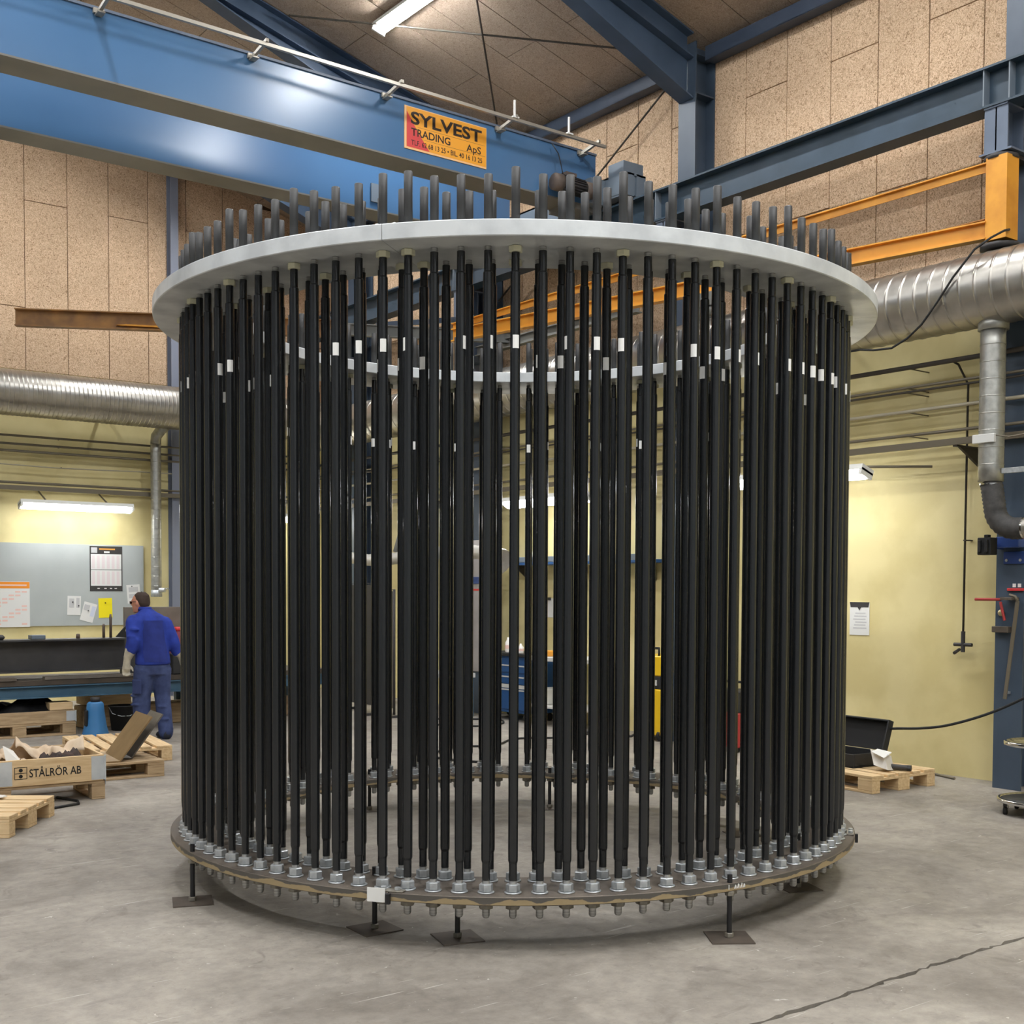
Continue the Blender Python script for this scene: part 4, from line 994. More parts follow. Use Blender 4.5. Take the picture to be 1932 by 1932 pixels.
# second pallet with two bent plates
RZ2 = math.radians(-2.4)
P2 = (3.31, 10.49, 0)
pallet('old pallet carrying the bent steel plates', P2, RZ2, 'wood_old')
pallet('pale pallet end behind the bent steel plates', (4.0, 11.60, 0), math.radians(-8)+PI/2, 'wood')
def bent(label, loc, rz, wd, up, ang, flat, mm):
    """plate with a bend: flat part on the pallet, leg rising at ang"""
    t_ = .012; m = MB(); c, s = math.cos(ang), math.sin(ang)
    prof = [(-flat, 0), (0, 0), (up*c, up*s), (up*c-t_*s, up*s+t_*c), (-t_*.4, t_), (-flat, t_)]
    m.prism([(-0, 0, 0)]*0 or [(p_[0], -wd/2, p_[1]) for p_ in prof], (0, wd, 0))
    o = m.build('bent_plate', mm); o.location = loc; o.rotation_euler = (0, 0, rz); return tag(o, label, 'steel plate')
bent('rusty brown bent steel plate leaning up from the old pallet', (3.555, 10.38, .1455), math.radians(-6.6), .56, .46, math.radians(53.4), .30, 'bent_plate')
bent('grey bent steel plate right behind the rusty one', (3.70, 10.46, .1455), math.radians(-6.6), .42, .46, math.radians(53.4), .10, 'bent_plate_grey')
tag(MB().box((2.9, 11.95, 0), (4.3, 12.05, .085)).build('timber_beam', 'wood_old'), 'weathered timber lying on the floor behind the lettered crate', 'timber')
# third pallet at the left picture edge with a white sheet on it
P3 = (1.86, 8.80, 0)
pallet('pale pallet at the left picture edge', P3, math.radians(53.5)+PI/2, 'wood')
crumple('plastic_sheet', 'crumpled white plastic sheet on the pallet at the left edge', 'sheet', (1.98, 8.95, .146), .5, .4, .14, 'white_sheet', .3, seed=6, n=14)
# small bent rod on the floor
tag(MB().tube([(2.62, 9.0, .011), (2.85, 9.08, .011), (2.88, 9.2, .011), (2.80, 9.45, .011)], .01, 8).build('bent_rod', 'black_steel'), 'thin black bent rod on the floor before the lettered crate', 'rod')
# crate under the bench, blue cone, bucket, timbers
pallet('pallet under the crate below the bench', (3.62, 13.92, 0), math.radians(0), 'wood_old')
collar('wooden crate with steel corners under the bench', (3.62, 13.92, .1445), 0, 1.18, .76, 'wood_old', .13)
crumple('scrap_heap', 'black scrap heaped in the crate under the bench', 'scrap', (3.62, 13.92, .2), 1.1, .72, .26, 'black_steel', 0, seed=12, n=18)
t = thing('blue_cone', 'blue plastic cone stand under the bench', 'cone', (4.33, 13.2, 0))
MB().lathe([(.14, 0), (.14, .03), (.118, .12), (.095, .28), (.088, .36), (.07, .38)], 24).build('cone_body', 'cone_blue', t); MB().bbox((-.125, -.06, .12), (-.095, .0, .3), .01).build('slot', 'black_steel', t)
MB().lathe([(.05, .38), (.05, .43)], 16).build('cap', 'motor_dark', t)
t = thing('bucket', 'black bucket standing under the bench beside the worker', 'bucket', (4.78, 13.65, 0))
MB().lathe([(.115, 0), (.145, .27), (.152, .27), (.152, .285), (.138, .285), (.11, .01)], 24).build('bucket_body', 'rubber', t); MB().tube([(-.15, 0, .27), (-.13, -.06, .2), (-.05, -.13, .17), (.05, -.13, .17), (.13, -.06, .2), (.15, 0, .27)], .004, 6).build('handle', 'zinc', t)
tag(MB().bbox((4.45, 13.99, .002), (7.1, 14.33, .25), .01).build('timber_stack', 'wood_old'), 'wide timber bearer lying under the bench', 'timber')
tag(MB().bbox((3.95, 13.56, .2755), (4.2, 13.78, .36), .004).build('wooden_box', 'wood'), 'small wooden box end under the bench top', 'box').location.z = 0.0
tag(MB().bbox((4.5, 13.95, .26), (5.0, 14.4, .39), .006).build('wooden_box', 'wood'), 'pale wooden box on the timber bearer behind the cone', 'box')

# ------------------------------------------------------------------ the worker
man = thing('person', 'worker in blue jacket and trousers with pale welding gloves at the bench', 'person', (4.727, 12.60, 0), -YAW)
def mx(cx, cy, y=0.0): return Vector(((210+cx/5.853-285)/176, y, (305-cy/5.853)/176))
SV, FV = Vector((.82, .57, 0)), Vector((-.57, .82, 0))          # across the shoulders, facing
def limb(m, pts, rs, n=12):
    pts = [Vector(p) for p in pts]; dense, rr = [], []
    for i in range(len(pts)-1):
        for q in range(5):
            f = q/5; dense.append(pts[i].lerp(pts[i+1], f)); rr.append(rs[i]+(rs[i+1]-rs[i])*f)
    dense.append(pts[-1]); rr.append(rs[-1]); m.tube(dense, rr, n)
    for p, r in zip(pts, rs): m.ball(p, r*.98, 10)
    return m
HF = Vector((-.93, .36, 0)).normalized(); HS = Vector((HF.y, -HF.x, 0))
HCN = Vector((-.115, .03, 1.465))
def hp(f, s, z): return HCN + HF*f + HS*s + Vector((0, 0, z))
# body: one continuous skin from head to feet
m = MB()
m.loft([(hp(.015, 0, -.105), .03, .03, HF, HS), (hp(.02, 0, -.095), .058, .045, HF, HS), (hp(.012, 0, -.055), .082, .06, HF, HS), (hp(.0, 0, 0), .094, .07, HF, HS), (hp(-.006, 0, .05), .096, .072, HF, HS), (hp(-.012, 0, .085), .078, .06, HF, HS), (hp(-.014, 0, .108), .04, .035, HF, HS)], 18)
m.loft([(hp(.085, 0, .03), .008, .010, HF, HS), (hp(.104, 0, -.005), .014, .013, HF, HS), (hp(.112, 0, -.022), .016, .016, HF, HS), (hp(.09, 0, -.034), .012, .014, HF, HS)], 10)   # nose
m.ball(hp(.085, 0, -.055), .016, 8, (1, 1.3, .6)); m.ball(hp(.072, 0, -.088), .024, 8)      # mouth, chin
m.ball(hp(.078, .03, .022), .016, 8); m.ball(hp(.078, -.03, .022), .016, 8)                # brows
for s_ in (-1, 1): m.ball(hp(-.012, s_*.074, -.002), .026, 8, (.75, .4, 1.15))             # ears
limb(m, [(-.045, .02, 1.30), (-.065, .025, 1.37), (-.10, .03, 1.42)], [.065, .058, .055])
m.loft([((.02, 0, .80), .145, .10, SV, FV), ((.01, 0, 1.0), .14, .10, SV, FV), ((-.01, 0, 1.2), .165, .105, SV, FV), ((-.02, 0, 1.31), .15, .08, SV, FV)], 16)
LSH, LEL, LWR, LHA = Vector((-.155, -.085, 1.265)), mx(310, 690, -.17), mx(238, 880, -.17), mx(222, 985, -.16)
RSH, REL, RWR, RHA = Vector((.125, .10, 1.245)), mx(655, 690, .10), mx(718, 850, .17), mx(742, 930, .2)
limb(m, [LSH, LEL, LWR], [.05, .042, .03]); limb(m, [RSH, REL, RWR], [.05, .042, .03])
LK, LA, RK, RA = mx(345, 1300, -.03), mx(335, 1700, .02), mx(545, 1300, .07), mx(588, 1690, .06)
limb(m, [(-.04, -.04, .82), LK, LA], [.09, .062, .045]); limb(m, [(.085, .05, .82), RK, RA], [.09, .062, .045])
obj('body', remeshed(m, .010, 3), 'skin', man)
# hair: cap over the crown and nape
m = MB()
m.loft([(hp(-.055, 0, -.035), .045, .058, HF, HS), (hp(-.05, 0, .0), .058, .073, HF, HS), (hp(-.026, 0, .045), .082, .0775, HF, HS), (hp(-.018, 0, .085), .083, .066, HF, HS), (hp(-.018, 0, .118), .044, .04, HF, HS)], 18)
obj('hair', remeshed(m, .008, 2), 'hair', man)
# safety glasses
m = MB()
for s_ in (-1, 1):
    m.bbox((-.024, -.004, -.014), (.024, .004, .014), .003, Matrix.Translation(hp(.094, s_*.031, .005)) @ Matrix.Rotation(math.atan2(HS.y, HS.x), 4, 'Z'))
gl = m.build('safety_glasses', 'lens', man)
for s_ in (-1, 1): MB().tube([hp(.092, s_*.058, .01), hp(.05, s_*.078, .012), hp(-.01, s_*.083, .012)], .004, 6).build('temple', 'lens', gl)
# jacket: torso, sleeves and collar fused, hem and cuffs open outwards
m = MB()
m.loft([((.025, 0, .805), .185, .145, SV, FV), ((.025, 0, .83), .188, .148, SV, FV), ((.02, 0, .95), .178, .135, SV, FV), ((.005, 0, 1.08), .185, .13, SV, FV), ((-.01, 0, 1.2), .20, .13, SV, FV), ((-.015, 0, 1.28), .198, .118, SV, FV), ((-.022, .005, 1.335), .155, .098, SV, FV), ((-.035, .012, 1.375), .088, .08, SV, FV), ((-.055, .018, 1.405), .072, .07, SV, FV)], 22)
limb(m, [LSH, LEL, mx(285, 775, -.175)], [.082, .074, .068], 14); limb(m, [RSH, REL, mx(685, 815, .145)], [.08, .070, .06], 14)
for (p, r, q) in ((mx(330, 560, -.20), .05, (1.2, .6, .5)), (mx(300, 640, -.215), .045, (1.3, .6, .4)), (mx(480, 600, -.10), .045, (.5, .6, 2.0)), (mx(560, 560, -.02), .04, (.5, .7, 2.4))): m.ball(p, r, 8, q)   # folds
jk = obj('jacket', remeshed(m, .011, 3), 'jacket', man)
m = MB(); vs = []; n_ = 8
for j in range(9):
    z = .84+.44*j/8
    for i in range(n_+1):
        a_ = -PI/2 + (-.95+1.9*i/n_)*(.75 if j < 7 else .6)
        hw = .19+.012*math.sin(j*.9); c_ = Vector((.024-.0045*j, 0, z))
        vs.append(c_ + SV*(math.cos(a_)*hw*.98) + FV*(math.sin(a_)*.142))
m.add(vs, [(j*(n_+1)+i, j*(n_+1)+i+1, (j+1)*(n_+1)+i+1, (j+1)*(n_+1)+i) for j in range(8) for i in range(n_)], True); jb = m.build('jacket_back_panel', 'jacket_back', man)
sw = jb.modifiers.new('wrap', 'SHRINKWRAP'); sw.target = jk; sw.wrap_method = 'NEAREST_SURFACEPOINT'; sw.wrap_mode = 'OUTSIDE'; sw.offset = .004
MB().loft([((-.060, .02, 1.385), .078, .075, SV, FV), ((-.068, .022, 1.425), .07, .068, SV, FV)], 18).build('collar', 'jacket', man)
# trousers
m = MB()
m.loft([((.03, 0, .70), .175, .125, SV, FV), ((.028, 0, .78), .178, .132, SV, FV), ((.025, 0, .86), .165, .125, SV, FV)], 20)
limb(m, [(-.045, -.045, .76), LK, LA+Vector((0, 0, -.02))], [.118, .098, .085], 14); limb(m, [(.095, .05, .76), RK, RA+Vector((0, 0, -.03))], [.112, .085, .078], 14)
for (p, r, q) in ((mx(300, 1290, -.10), .055, (1.2, .6, .35)), (mx(300, 1390, -.10), .055, (1.2, .6, .3)), (mx(560, 1420, .0), .05, (1.1, .7, .3)), (mx(590, 1560, .0), .05, (1.1, .7, .3))): m.ball(p, r, 8, q)
tr = obj('trousers', remeshed(m, .011, 3), 'trousers', man)
m = MB(); m.bbox((-.055, -.012, -.08), (.055, .012, .08), .01, Matrix.Translation(mx(335, 1190, -.155)) @ Matrix.Rotation(-.3, 4, 'Z')); m.build('thigh_pocket', 'trousers_patch', tr)
# gloves with five fingers
def glove(name, cuff, wr, hand, dirn, side, r0):
    m = MB(); limb(m, [cuff, wr], [r0, .042], 14)
    d = Vector(dirn).normalized(); s_ = Vector(side).normalized(); nrm = d.cross(s_)
    limb(m, [wr, hand], [.038, .04], 12); m.ball(hand, .046, 10, (1, .75, 1))
    for k, (o_, L) in enumerate(((-.033, .060), (-.011, .070), (.011, .066), (.033, .052))):
        b0 = hand + s_*o_ + d*.02; b1 = b0 + d*L*.55; b2 = b1 + d*L*.3 + nrm*L*.35; b3 = b2 - d*L*.05 + nrm*L*.35
        limb(m, [b0, b1, b2, b3], [.0125, .012, .011, .009], 8)
    t0 = hand + s_*.038 - d*.02; limb(m, [t0, t0+s_*.022+d*.022+nrm*.012, t0+s_*.024+d*.05+nrm*.03], [.014, .013, .010], 8)
    return obj(name, remeshed(m, .007, 1), 'glove', man)
glove('glove', mx(282, 772, -.175), LWR, LHA, (-.05, .05, -1), (.75, .6, 0), .062)
glove('glove', mx(690, 822, .15), RWR, RHA, (.25, .25, -1), (.8, .55, 0), .055)
# work shoes
for p, dx in ((LA, -.03), (RA, -.02)):
    m = MB(); c_ = Vector((p.x+dx, p.y+.01, 0)); f_ = Vector((-.62, .78, 0)); s_ = Vector((.78, .62, 0))
    m.loft([(c_-f_*.09+Vector((0, 0, .05)), .035, .045, s_, Vector((0, 0, 1))), (c_-f_*.06+Vector((0, 0, .055)), .044, .053, s_, Vector((0, 0, 1))), (c_+f_*.04+Vector((0, 0, .05)), .046, .048, s_, Vector((0, 0, 1))), (c_+f_*.12+Vector((0, 0, .038)), .05, .036, s_, Vector((0, 0, 1))), (c_+f_*.165+Vector((0, 0, .03)), .03, .025, s_, Vector((0, 0, 1)))], 14)
    m.build('shoe', 'shoe', man)

# ------------------------------------------------------------------ right-hand corner
pallet('pale wooden pallet carrying the open black case by the right wall', (8.52, 6.44, 0), math.radians(-3)+PI/2, 'wood')
t = thing('equipment_case', 'open black case standing on the pallet by the right wall', 'case', (8.5, 6.55, .1445), math.radians(-3))
MB().bbox((-.16, -.34, 0), (.26, .36, .015), .003).build('case_floor', 'case_inside', t)
for a, b in (((-.16, -.34, .015), (-.145, .36, .115)), ((.245, -.34, .015), (.26, .36, .115)), ((-.145, -.34, .015), (.245, -.325, .115)), ((-.145, .345, .015), (.245, .36, .115))): MB().bbox(a, b, .003).build('case_wall', 'case_black', t)
Ml = Matrix.Translation((.26, 0, .116)) @ Matrix.Rotation(math.radians(-72), 4, 'Y')
m = MB(); m.box((0, -.34, -.02), (-.26, .36, -.008), Ml @ Matrix.Rotation(PI, 4, 'Z') @ Matrix.Scale(1, 4)); 
m = MB(); Ml = Matrix.Translation((.262, 0, .118)) @ Matrix.Rotation(math.radians(18), 4, 'Y')
m.bbox((-.006, -.34, 0), (.006, .36, .25), .003, Ml); lid = m.build('case_lid', 'case_inside', t)
for a, b in (((-.06, -.345, 0), (.008, -.33, .25)), ((-.06, .35, 0), (.008, .365, .25)), ((-.06, -.345, .245), (.008, .365, .26))): MB().bbox(a, b, .003, Ml).build('lid_rim', 'case_black', lid)
MB().bbox((-.172, .0, .06), (-.1605, .05, .10), .003).build('latch', 'motor_dark', t)
# crumpled white carton on the pallet
t = thing('white_carton', 'crumpled white carton leaning against the open black case', 'carton', (8.42, 6.03, .1445), .35)
m = MB(); m.prism([(-.09, -.09, .02), (.07, -.10, .0), (.12, -.06, .11), (-.02, -.04, .14)], (.02, .12, .03)); m.build('carton_body', 'white_sheet', t)
m = MB(); m.prism([(-.1, -.06, .115), (.06, -.08, .145), (.05, .03, .165), (-.05, .05, .15)], (.0, .005, .006)); m.build('carton_flap', 'paper', t)
t = thing('steel_bolt_piece', 'short steel bar with hexagon end on the pallet', 'steel bar', (8.52, 5.93, .145), -1.2)
MB().cyl((-.09, 0, .028), (.08, 0, .028), .024, n=18).build('bar', 'motor_dark', t); MB().cyl((.08, 0, .028), (.11, 0, .028), .027, n=6, smooth=False).build('hex_end', 'black_steel', t)
tag(MB().cyl((9.44, 6.30, .012), (9.30, 5.90, .012), .011, n=10).build('floor_rod', 'pipe_grey'), 'thin steel rod on the floor along the right wall', 'rod')
tag(MB().tube([(8.25, 6.72, .165), (8.28, 6.78, .165), (8.25, 6.9, .165)], .012, 8).build('white_tube', 'paper'), 'short white tube lying at the left end of the pallet', 'tube')
# black hose hanging from the case towards the column
def smooth_path(P, k=6):
    P = [Vector(p) for p in P]; dn = []
    for i in range(len(P)-1):
        p0, p1, p2, p3 = P[max(i-1, 0)], P[i], P[i+1], P[min(i+2, len(P)-1)]
        for q in range(k):
            u = q/k; dn.append(.5*((2*p1)+(-p0+p2)*u+(2*p0-5*p1+4*p2-p3)*u*u+(-p0+3*p1-3*p2+p3)*u**3))
    return dn+[P[-1]]
tag(MB().tube(smooth_path([(8.88, 6.78, .30), (8.87, 6.5, .40), (8.78, 6.15, .455), (8.72, 5.85, .49), (8.75, 5.6, .54), (8.86, 5.3, .66), (8.95, 5.0, .83), (8.97, 4.8, .95), (9.05, 4.3, 1.3), (9.3, 3.8, 1.65), (9.49, 3.6, 1.75)]), .011, 8).build('welding_hose', 'rubber'), 'black hose sagging from the open case to the near column', 'hose')
# clipboard on the yellow wall
t = thing('clipboard', 'white clipboard sheet with dark clip on the yellow right wall', 'clipboard', (W-.001, 7.05, 1.21))
MB().box((-.006, -.11, 0), (0, .11, .31)).build('sheet', 'paper', t); MB().prism([(-.008, -.11, .31), (-.008, .11, .31), (-.008, .10, .262), (-.008, -.10, .262)], (.002, 0, 0)).build('clip_bar', 'motor_dark', t)
MB().prism([(-.0095, -.02, .262), (-.0095, .02, .262), (-.0095, 0, .232)], (.0012, 0, 0)).build('clip_tip', 'motor_dark', t)
for a in range(6): MB().box((-.0068, -.08+.01*(a % 2), .06+a*.028), (-.0062, .07-.012*(a % 3), .072+a*.028)).build('printed_line', 'grey_print', t)
# trolley at the right picture edge
t = thing('round_trolley', 'chrome rimmed round trolley on castors at the right picture edge', 'trolley', (8.36, 4.60, 0), .3)
MB().lathe([(.28, .085), (.30, .09), (.30, .112), (.285, .118), (.28, .10), (.02, .10)], 36).build('base_tray', 'chrome', t)
MB().lathe([(.277, .101), (.277, .106), (.01, .106)], 36).build('tray_mat', 'case_black', t)
MB().cyl((0, 0, .106), (0, 0, .50), .022, n=14).build('post', 'chrome', t)
MB().lathe([(.24, .50), (.26, .505), (.26, .53), (.245, .535), (.235, .512), (.02, .512)], 36).build('upper_tray', 'chrome', t)
for q in range(5):
    a = 2*PI*q/5+.9; cx_, cy_ = .25*math.cos(a), .25*math.sin(a)
    m = MB(); m.bar((cx_-.015, cy_, .06), (cx_-.015, cy_, .084), .03, .03, up=(1, 0, 0)); ca = m.build('castor', 'motor_dark', t)
    MB().cyl((cx_-.02, cy_-.012, .031), (cx_-.02, cy_+.012, .031), .03, n=18).build('wheel', 'rubber', ca); MB().prism([(cx_-.03, cy_-.016, .03), (cx_-.005, cy_-.016, .03), (cx_+.0, cy_-.016, .075), (cx_-.03, cy_-.016, .075)], (0, .003, 0)).build('fork', 'chrome', ca)
# things hung on the near column
XC = 9.199
t = thing('blue_bracket', 'bright blue bracket plate bolted to the near column', 'bracket', (XC, 5.33, 1.85))
MB().bbox((-.012, -.09, 0), (0, .09, .10), .003).build('plate', 'blue_bracket', t); MB().bbox((-.10, -.09, .13), (0, .11, .22), .006).build('shelf', 'blue_bracket', t)
for yy in (-.06, .06): MB().cyl((-.02, yy, .03), (-.0125, yy, .03), .012, n=8).build('bolt_head', 'zinc', t)
t = thing('damper_handle', 'black damper box with fins below the flexible elbow', 'damper', (8.98, 5.44, 1.92))
MB().bbox((-.05, -.06, 0), (.05, .06, .14), .006).build('box_body', 'rubber', t)
for yy in (-.03, .03): MB().bbox((-.075, yy-.012, .02), (-.051, yy+.012, .12), .004).build('fin', 'case_inside', t)
MB().bbox((-.02, -.02, .14), (.02, .02, .165), .004).build('knob', 'rubber', t); MB().box((.051, -.015, .05), (.215, .015, .09)).build('holder', 'blue_bracket', t)
t = thing('magnet_holder', 'red magnetic tool strip with white stickers on the near column', 'tool holder', (XC, 5.31, 1.63))
MB().bbox((-.02, -.07, 0), (0, .07, .022), .003).build('strip', 'red_bright', t)
for yy in (-.03, .015): MB().box((-.004, yy-.014, .03), (0, yy+.014, .06)).build('sticker', 'white_label', t)
t = thing('hand_clamp', 'red handled clamp tool sticking out from the near column', 'clamp', (9.10, 5.36, 1.56))
MB().cyl((-.01, .02, .0), (-.02, .24, .0), .012, n=10).build('handle', 'red_paint', t); MB().cyl((-.012, .02, -.02), (-.012, -.02, -.17), .011, n=10).build('handle', 'red_paint', t); MB().bbox((-.025, -.08, -.005), (.098, .02, .02), .004).build('jaw', 'raw_steel', t)
t = thing('long_bar', 'long thin steel bar leaning in front of the near column', 'steel bar', (9.12, 5.25, .95))
MB().bar((.0, -.0, .60), (.01, .10, -.20), .028, .012, up=(1, 0, 0)).build('bar', 'pipe_grey', t); MB().tube([(0, -.0, .60), (0, .02, .635), (0, .07, .65)], .012, 8).build('hook', 'pipe_grey', t); MB().box((.01, .09, -.16), (.078, .11, -.14)).build('rest_pin', 'zinc', t)
t = thing('steel_angle', 'small steel angle bracket with brass knob on the near column', 'bracket', (XC, 5.40, 1.29))
MB().bbox((-.06, -.06, 0), (0, .085, .05), .004).build('angle', 'raw_steel', t); MB().lathe([(.024, 0), (.028, .015), (.02, .03)], 16, Matrix.Translation((-.0005, .03, .16)) @ Matrix.Rotation(-PI/2, 4, 'Y')).build('knob', 'brass', t)

# ------------------------------------------------------------------ work places behind the cage, along the right wall
t = thing('tool_cabinet', 'blue tool cabinet with white label strips seen through the cage', 'cabinet', (9.22, 11.97, 0))
MB().bbox((-.20, -.44, .10), (.22, .44, .80), .006).build('cabinet_body', 'cabinet_blue', t)
for (z0, z1) in ((.14, .40), (.46, .56), (.60, .70)):
    d = MB().bbox((-.218, -.42, z0), (-.201, .42, z1), .004).build('drawer', 'cabinet_blue', t); MB().box((-.226, -.40, z1-.022), (-.2185, .40, z1-.006)).build('handle', 'plate_white', d)
MB().bbox((-.221, -.42, .405), (-.201, .42, .452), .003).build('label_strip', 'plate_white', t)
MB().bbox((-.24, -.46, .801), (.24, .46, .84), .006).build('top_plate', 'case_black', t)
for sx in (-.17, .18):
    for sy in (-.4, .4): MB().cyl((sx, sy-.015, .05), (sx, sy+.015, .05), .05, n=14).build('castor', 'rubber', t)
for yy, h_, lab in ((11.96, .19, 'white bottle with pink mark on the blue cabinet'), (11.70, .12, 'short white can on the blue cabinet')):
    t = thing('bottle', lab, 'bottle', (9.05, yy, .841)); MB().lathe([(.035, 0), (.037, .01), (.037, h_*.65), (.015, h_*.85), (.012, h_)], 16).build('bottle_body', 'bottle_white', t); MB().lathe([(.0378, h_*.25), (.0378, h_*.5)], 16, cap=False).build('bottle_label', 'calendar_tint', t)
t = thing('work_table', 'pale steel work table between the bars right of the blue cabinet', 'table', (9.2, 10.9, 0))
MB().bbox((-.28, -.55, .78), (.27, .55, .83), .005).build('table_top', 'plate_white', t); MB().bbox((-.26, -.5, .22), (.26, .5, .25), .004).build('shelf', 'plate_white', t)
for sx in (-.25, .24):
    for sy in (-.5, .5): MB().box((sx-.02, sy-.02, 0), (sx+.02, sy+.02, .78)).build('leg', 'grey_beam', t)
tag(MB().bbox((8.98, 11.15, .252), (9.3, 11.38, .44), .008).build('white_box', 'paper'), 'white box on the lower shelf of the pale work table', 'box')
tag(MB().bbox((9.0, 11.1, .831), (9.12, 11.25, .90), .01).build('orange_tool', 'orange_jib'), 'small orange tool on the pale work table', 'tool')
t = thing('clipboard', 'white clipboard hanging above the blue cabinet', 'clipboard', (W-.001, 11.72, 1.28)); MB().box((-.006, -.12, 0), (0, .12, .24)).build('sheet', 'paper', t); MB().box((-.012, -.06, .215), (-.0065, .06, .25)).build('clip_bar', 'motor_dark', t)
# steel sheet on the middle column
t = thing('column_panel', 'light steel panel fixed to the middle column', 'panel', (9.195, 12.81, .55)); MB().bbox((-.012, -.12, 0), (0, .12, 1.72), .003).build('panel_sheet', 'panel_lilac', t); MB().box((-.016, -.12, 1.06), (-.0125, .12, 1.085)).build('red_strip', 'red_bright', t); MB().bbox((-.03, -.1, 1.15), (-.0125, .1, 1.24), .004).build('switch_box', 'blue_bracket', t)
t = thing('side_table', 'low white table before the middle column', 'table', (8.72, 12.85, 0)); MB().bbox((-.22, -.35, .50), (.22, .35, .56), .005).build('table_top', 'plate_white', t)
for sx in (-.19, .19):
    for sy in (-.3, .3): MB().box((sx-.02, sy-.02, 0), (sx+.02, sy+.02, .499)).build('leg', 'bench_blue', t)
# welding screens
for (y0, y1, mm, lab, zt) in ((13.42, 14.25, 'screen_dark', 'dark grey welding screen farther left behind the cage', 1.70), (12.95, 13.38, 'screen_grey', 'brown grey welding screen beside the dark one behind the cage', 1.62)):
    t = thing('welding_screen', lab, 'screen', (8.0, (y0+y1)/2, 0), 0, 'welding screens'); L = (y1-y0)/2
    MB().bbox((-.01, -L+.02, .12), (.01, L-.02, zt-.02), .004).build('panel', mm, t); m = MB().tube([(0, -L, .04), (0, -L, zt), (0, L, zt), (0, L, .04)], .016, 8); m.build('screen_frame', 'motor_dark', t)
    for sy in (-L, L): MB().box((-.2, sy-.02, 0), (.2, sy+.02, .03)).build('foot', 'motor_dark', t)
# hanging fume arm
t = thing('fume_extractor', 'pale flexible fume arm hanging across the middle of the cage', 'extractor', (8.6, 13.0, 2.0))
pts = [Vector((8.6, 15.4, 2.10)), Vector((8.6, 14.6, 2.03)), Vector((8.6, 13.9, 2.04)), Vector((8.6, 13.0, 2.09)), Vector((8.6, 12.1, 2.09)), Vector((8.58, 11.7, 2.06))]
dn = []
for a, b in zip(pts[:-1], pts[1:]):
    for q in range(8): dn.append(a.lerp(b, q/8))
dn.append(pts[-1])
keep_world(MB().tube(dn, [.085 if i % 2 else .078 for i in range(len(dn))], 16).build('flexible_hose', 'hood_white'), t)
keep_world(MB().lathe([(.08, 0), (.085, .05), (.17, .2), (.172, .24), (.08, .02)], 20, Matrix.Translation((8.58, 11.72, 2.06)) @ Matrix.Rotation(math.radians(118), 4, 'X')).build('suction_hood', 'hood_white'), t)
keep_world(MB().tube([(8.6, 13.9, 2.13), (8.75, 13.9, 2.6), (8.95, 13.9, 2.75), (9.49, 13.9, 2.78)], .03, 8).build('support_arm', 'grey_beam'), t)
# welding machine with gas bottle
t = thing('welding_machine', 'yellow welding machine with black band seen through the right bars', 'welder', (9.22, 9.42, 0))
MB().bbox((-.17, -.18, .06), (.17, .24, .56), .012).build('lower_case', 'weld_yellow', t); MB().bbox((-.16, -.17, .562), (.16, .23, .70), .006).build('black_band', 'case_black', t); MB().bbox((-.165, -.175, .702), (.165, .235, .92), .012).build('upper_case', 'weld_yellow', t)
MB().box((-.176, -.1, .60), (-.1605, .12, .66)).build('panel_strip', 'plate_white', t); MB().tube([(-.13, -.1, .92), (-.13, -.1, 1.0), (-.13, .15, 1.0), (-.13, .15, .92)], .014, 8).build('handle', 'rubber', t)
for sx in (-.13, .13):
    for sy in (-.14, .19): MB().cyl((sx, sy-.02, .06), (sx, sy+.02, .06), .06, n=16).build('wheel', 'rubber', t)
MB().tube([(-.175, .0, .62), (-.25, .0, .5), (-.26, .02, .3), (-.22, .05, .12), (-.25, .2, .03), (-.4, .5, .02), (-.3, .9, .02), (-.5, 1.1, .02)], .014, 8).build('torch_cable', 'hose', t)
t = thing('welding_machine', 'small black and red welding unit behind the right-hand bars', 'welder', (9.2, 8.35, 0))
MB().bbox((-.15, -.2, .05), (.15, .2, .40), .012).build('lower_case', 'red_paint', t); MB().bbox((-.15, -.2, .402), (.15, .2, .62), .012).build('upper_case', 'case_black', t); MB().tube([(0, -.15, .62), (0, -.15, .70), (0, .15, .70), (0, .15, .62)], .013, 8).build('handle', 'rubber', t)
for sy in (-.15, .15): MB().cyl((-.12, sy-.02, .05), (-.12, sy+.02, .05), .05, n=16).build('wheel', 'rubber', t); MB().cyl((.12, sy-.02, .05), (.12, sy+.02, .05), .05, n=16).build('wheel', 'rubber', t)
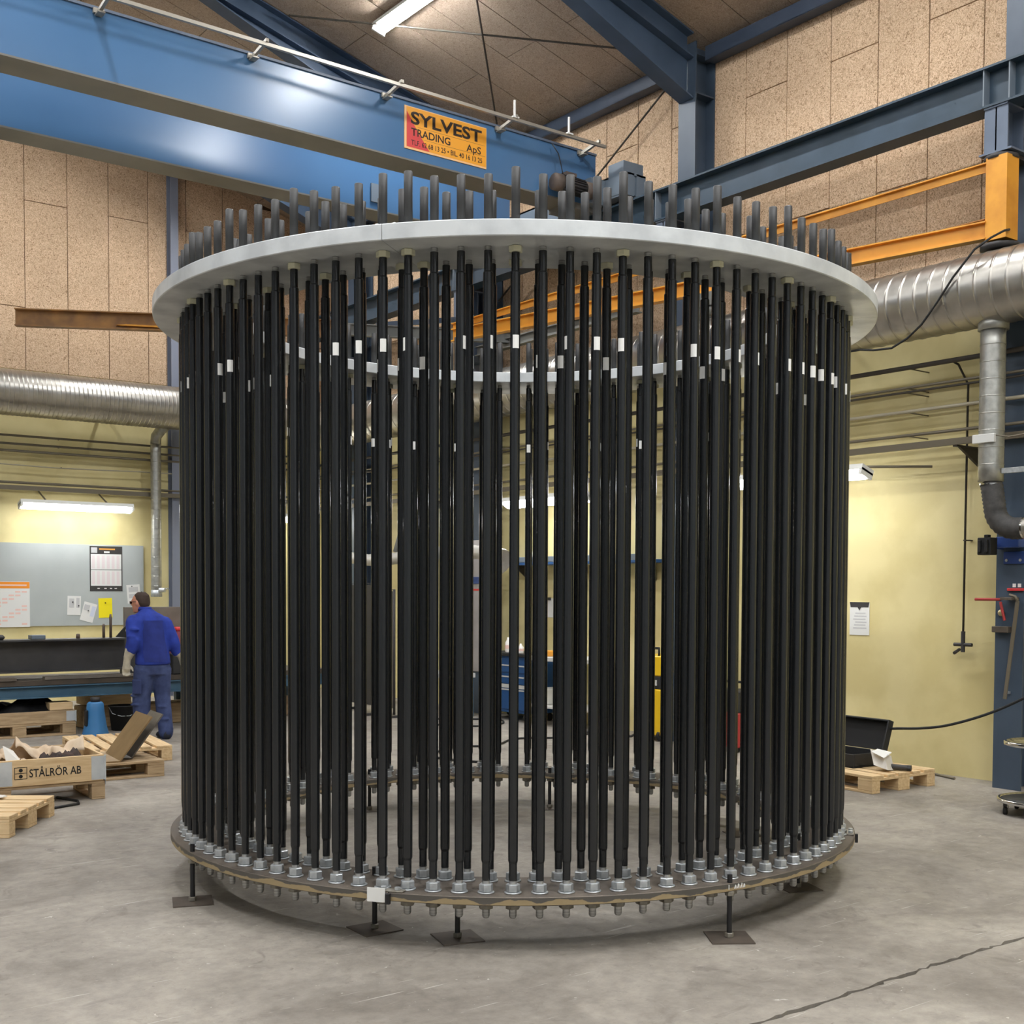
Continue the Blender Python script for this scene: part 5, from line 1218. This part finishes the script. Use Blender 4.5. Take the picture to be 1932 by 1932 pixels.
# hoist pendant
t = thing('hoist_pendant', 'red hoist pendant on a chain under the orange jib', 'control', (8.272, 8.615, 1.4))
MB().cyl((0, 0, .18), (0, 0, 3.02), .007, n=6).build('chain', 'zinc_dull', t); MB().bbox((-.03, -.03, 0), (.03, .03, .18), .008).build('grip', 'red_bright', t); MB().bbox((-.033, -.033, .04), (.033, .033, .075), .004).build('button_band', 'weld_yellow', t)
MB().tube([(0, 0, 0), (.02, .02, -.2), (.06, .05, -.5), (.10, .1, -.85)], .012, 8).build('cable', 'hose', t)
# cables on the floor
for q, (pts, lab) in enumerate((([(8.2, 12.6), (8.5, 12.3), (8.9, 12.0), (8.7, 11.6), (8.3, 11.5), (8.0, 11.9), (7.6, 12.0)], 'black cable looped on the floor before the blue cabinet'),
                                ([(8.9, 10.2), (8.4, 10.1), (7.9, 10.3), (7.4, 10.0), (6.9, 10.1), (6.4, 9.6), (6.6, 9.0)], 'black cable crossing the floor behind the cage'))):
    dn = []
    P = [Vector((a, b, .012)) for a, b in pts]
    for i in range(len(P)-1):
        p0, p1, p2, p3 = P[max(i-1, 0)], P[i], P[i+1], P[min(i+2, len(P)-1)]
        for k in range(6):
            u = k/6; dn.append(.5*((2*p1)+(-p0+p2)*u+(2*p0-5*p1+4*p2-p3)*u*u+(-p0+3*p1-3*p2+p3)*u**3))
    dn.append(P[-1]); tag(MB().tube(dn, .011, 8).build('floor_cable', 'rubber'), lab, 'cable', 'cables on the floor')
# long wall shelf with small things, seen between the bars
t = thing('wall_shelf', 'dark blue wall shelf with clutter seen between the middle bars', 'shelf', (9.35, 10.9, 1.93))
MB().bbox((-.15, -1.4, 0), (.145, 1.5, .035), .004).build('shelf_board', 'cabinet_blue', t); MB().bbox((-.152, -1.4, .036), (-.14, 1.5, .10), .003).build('front_lip', 'gear_grey', t)
for yy in (-1.1, .1, 1.2): MB().prism([(-.1, yy-.01, -.001), (.145, yy-.01, -.001), (.145, yy-.01, -.2)], (0, .02, 0)).build('shelf_bracket', 'pipe_dark', t)
for yy, r_, lab in ((11.75, .07, 'pale bundle at the left end of the wall shelf'), (11.2, .055, 'white roll in the middle of the wall shelf'), (10.6, .05, 'white roll at the right end of the wall shelf')):
    m = MB().cyl((9.34, yy-.12, 1.966+r_), (9.34, yy+.12, 1.966+r_), r_, n=14); o = m.build('paper_roll', 'white_sheet'); tag(o, lab, 'roll')
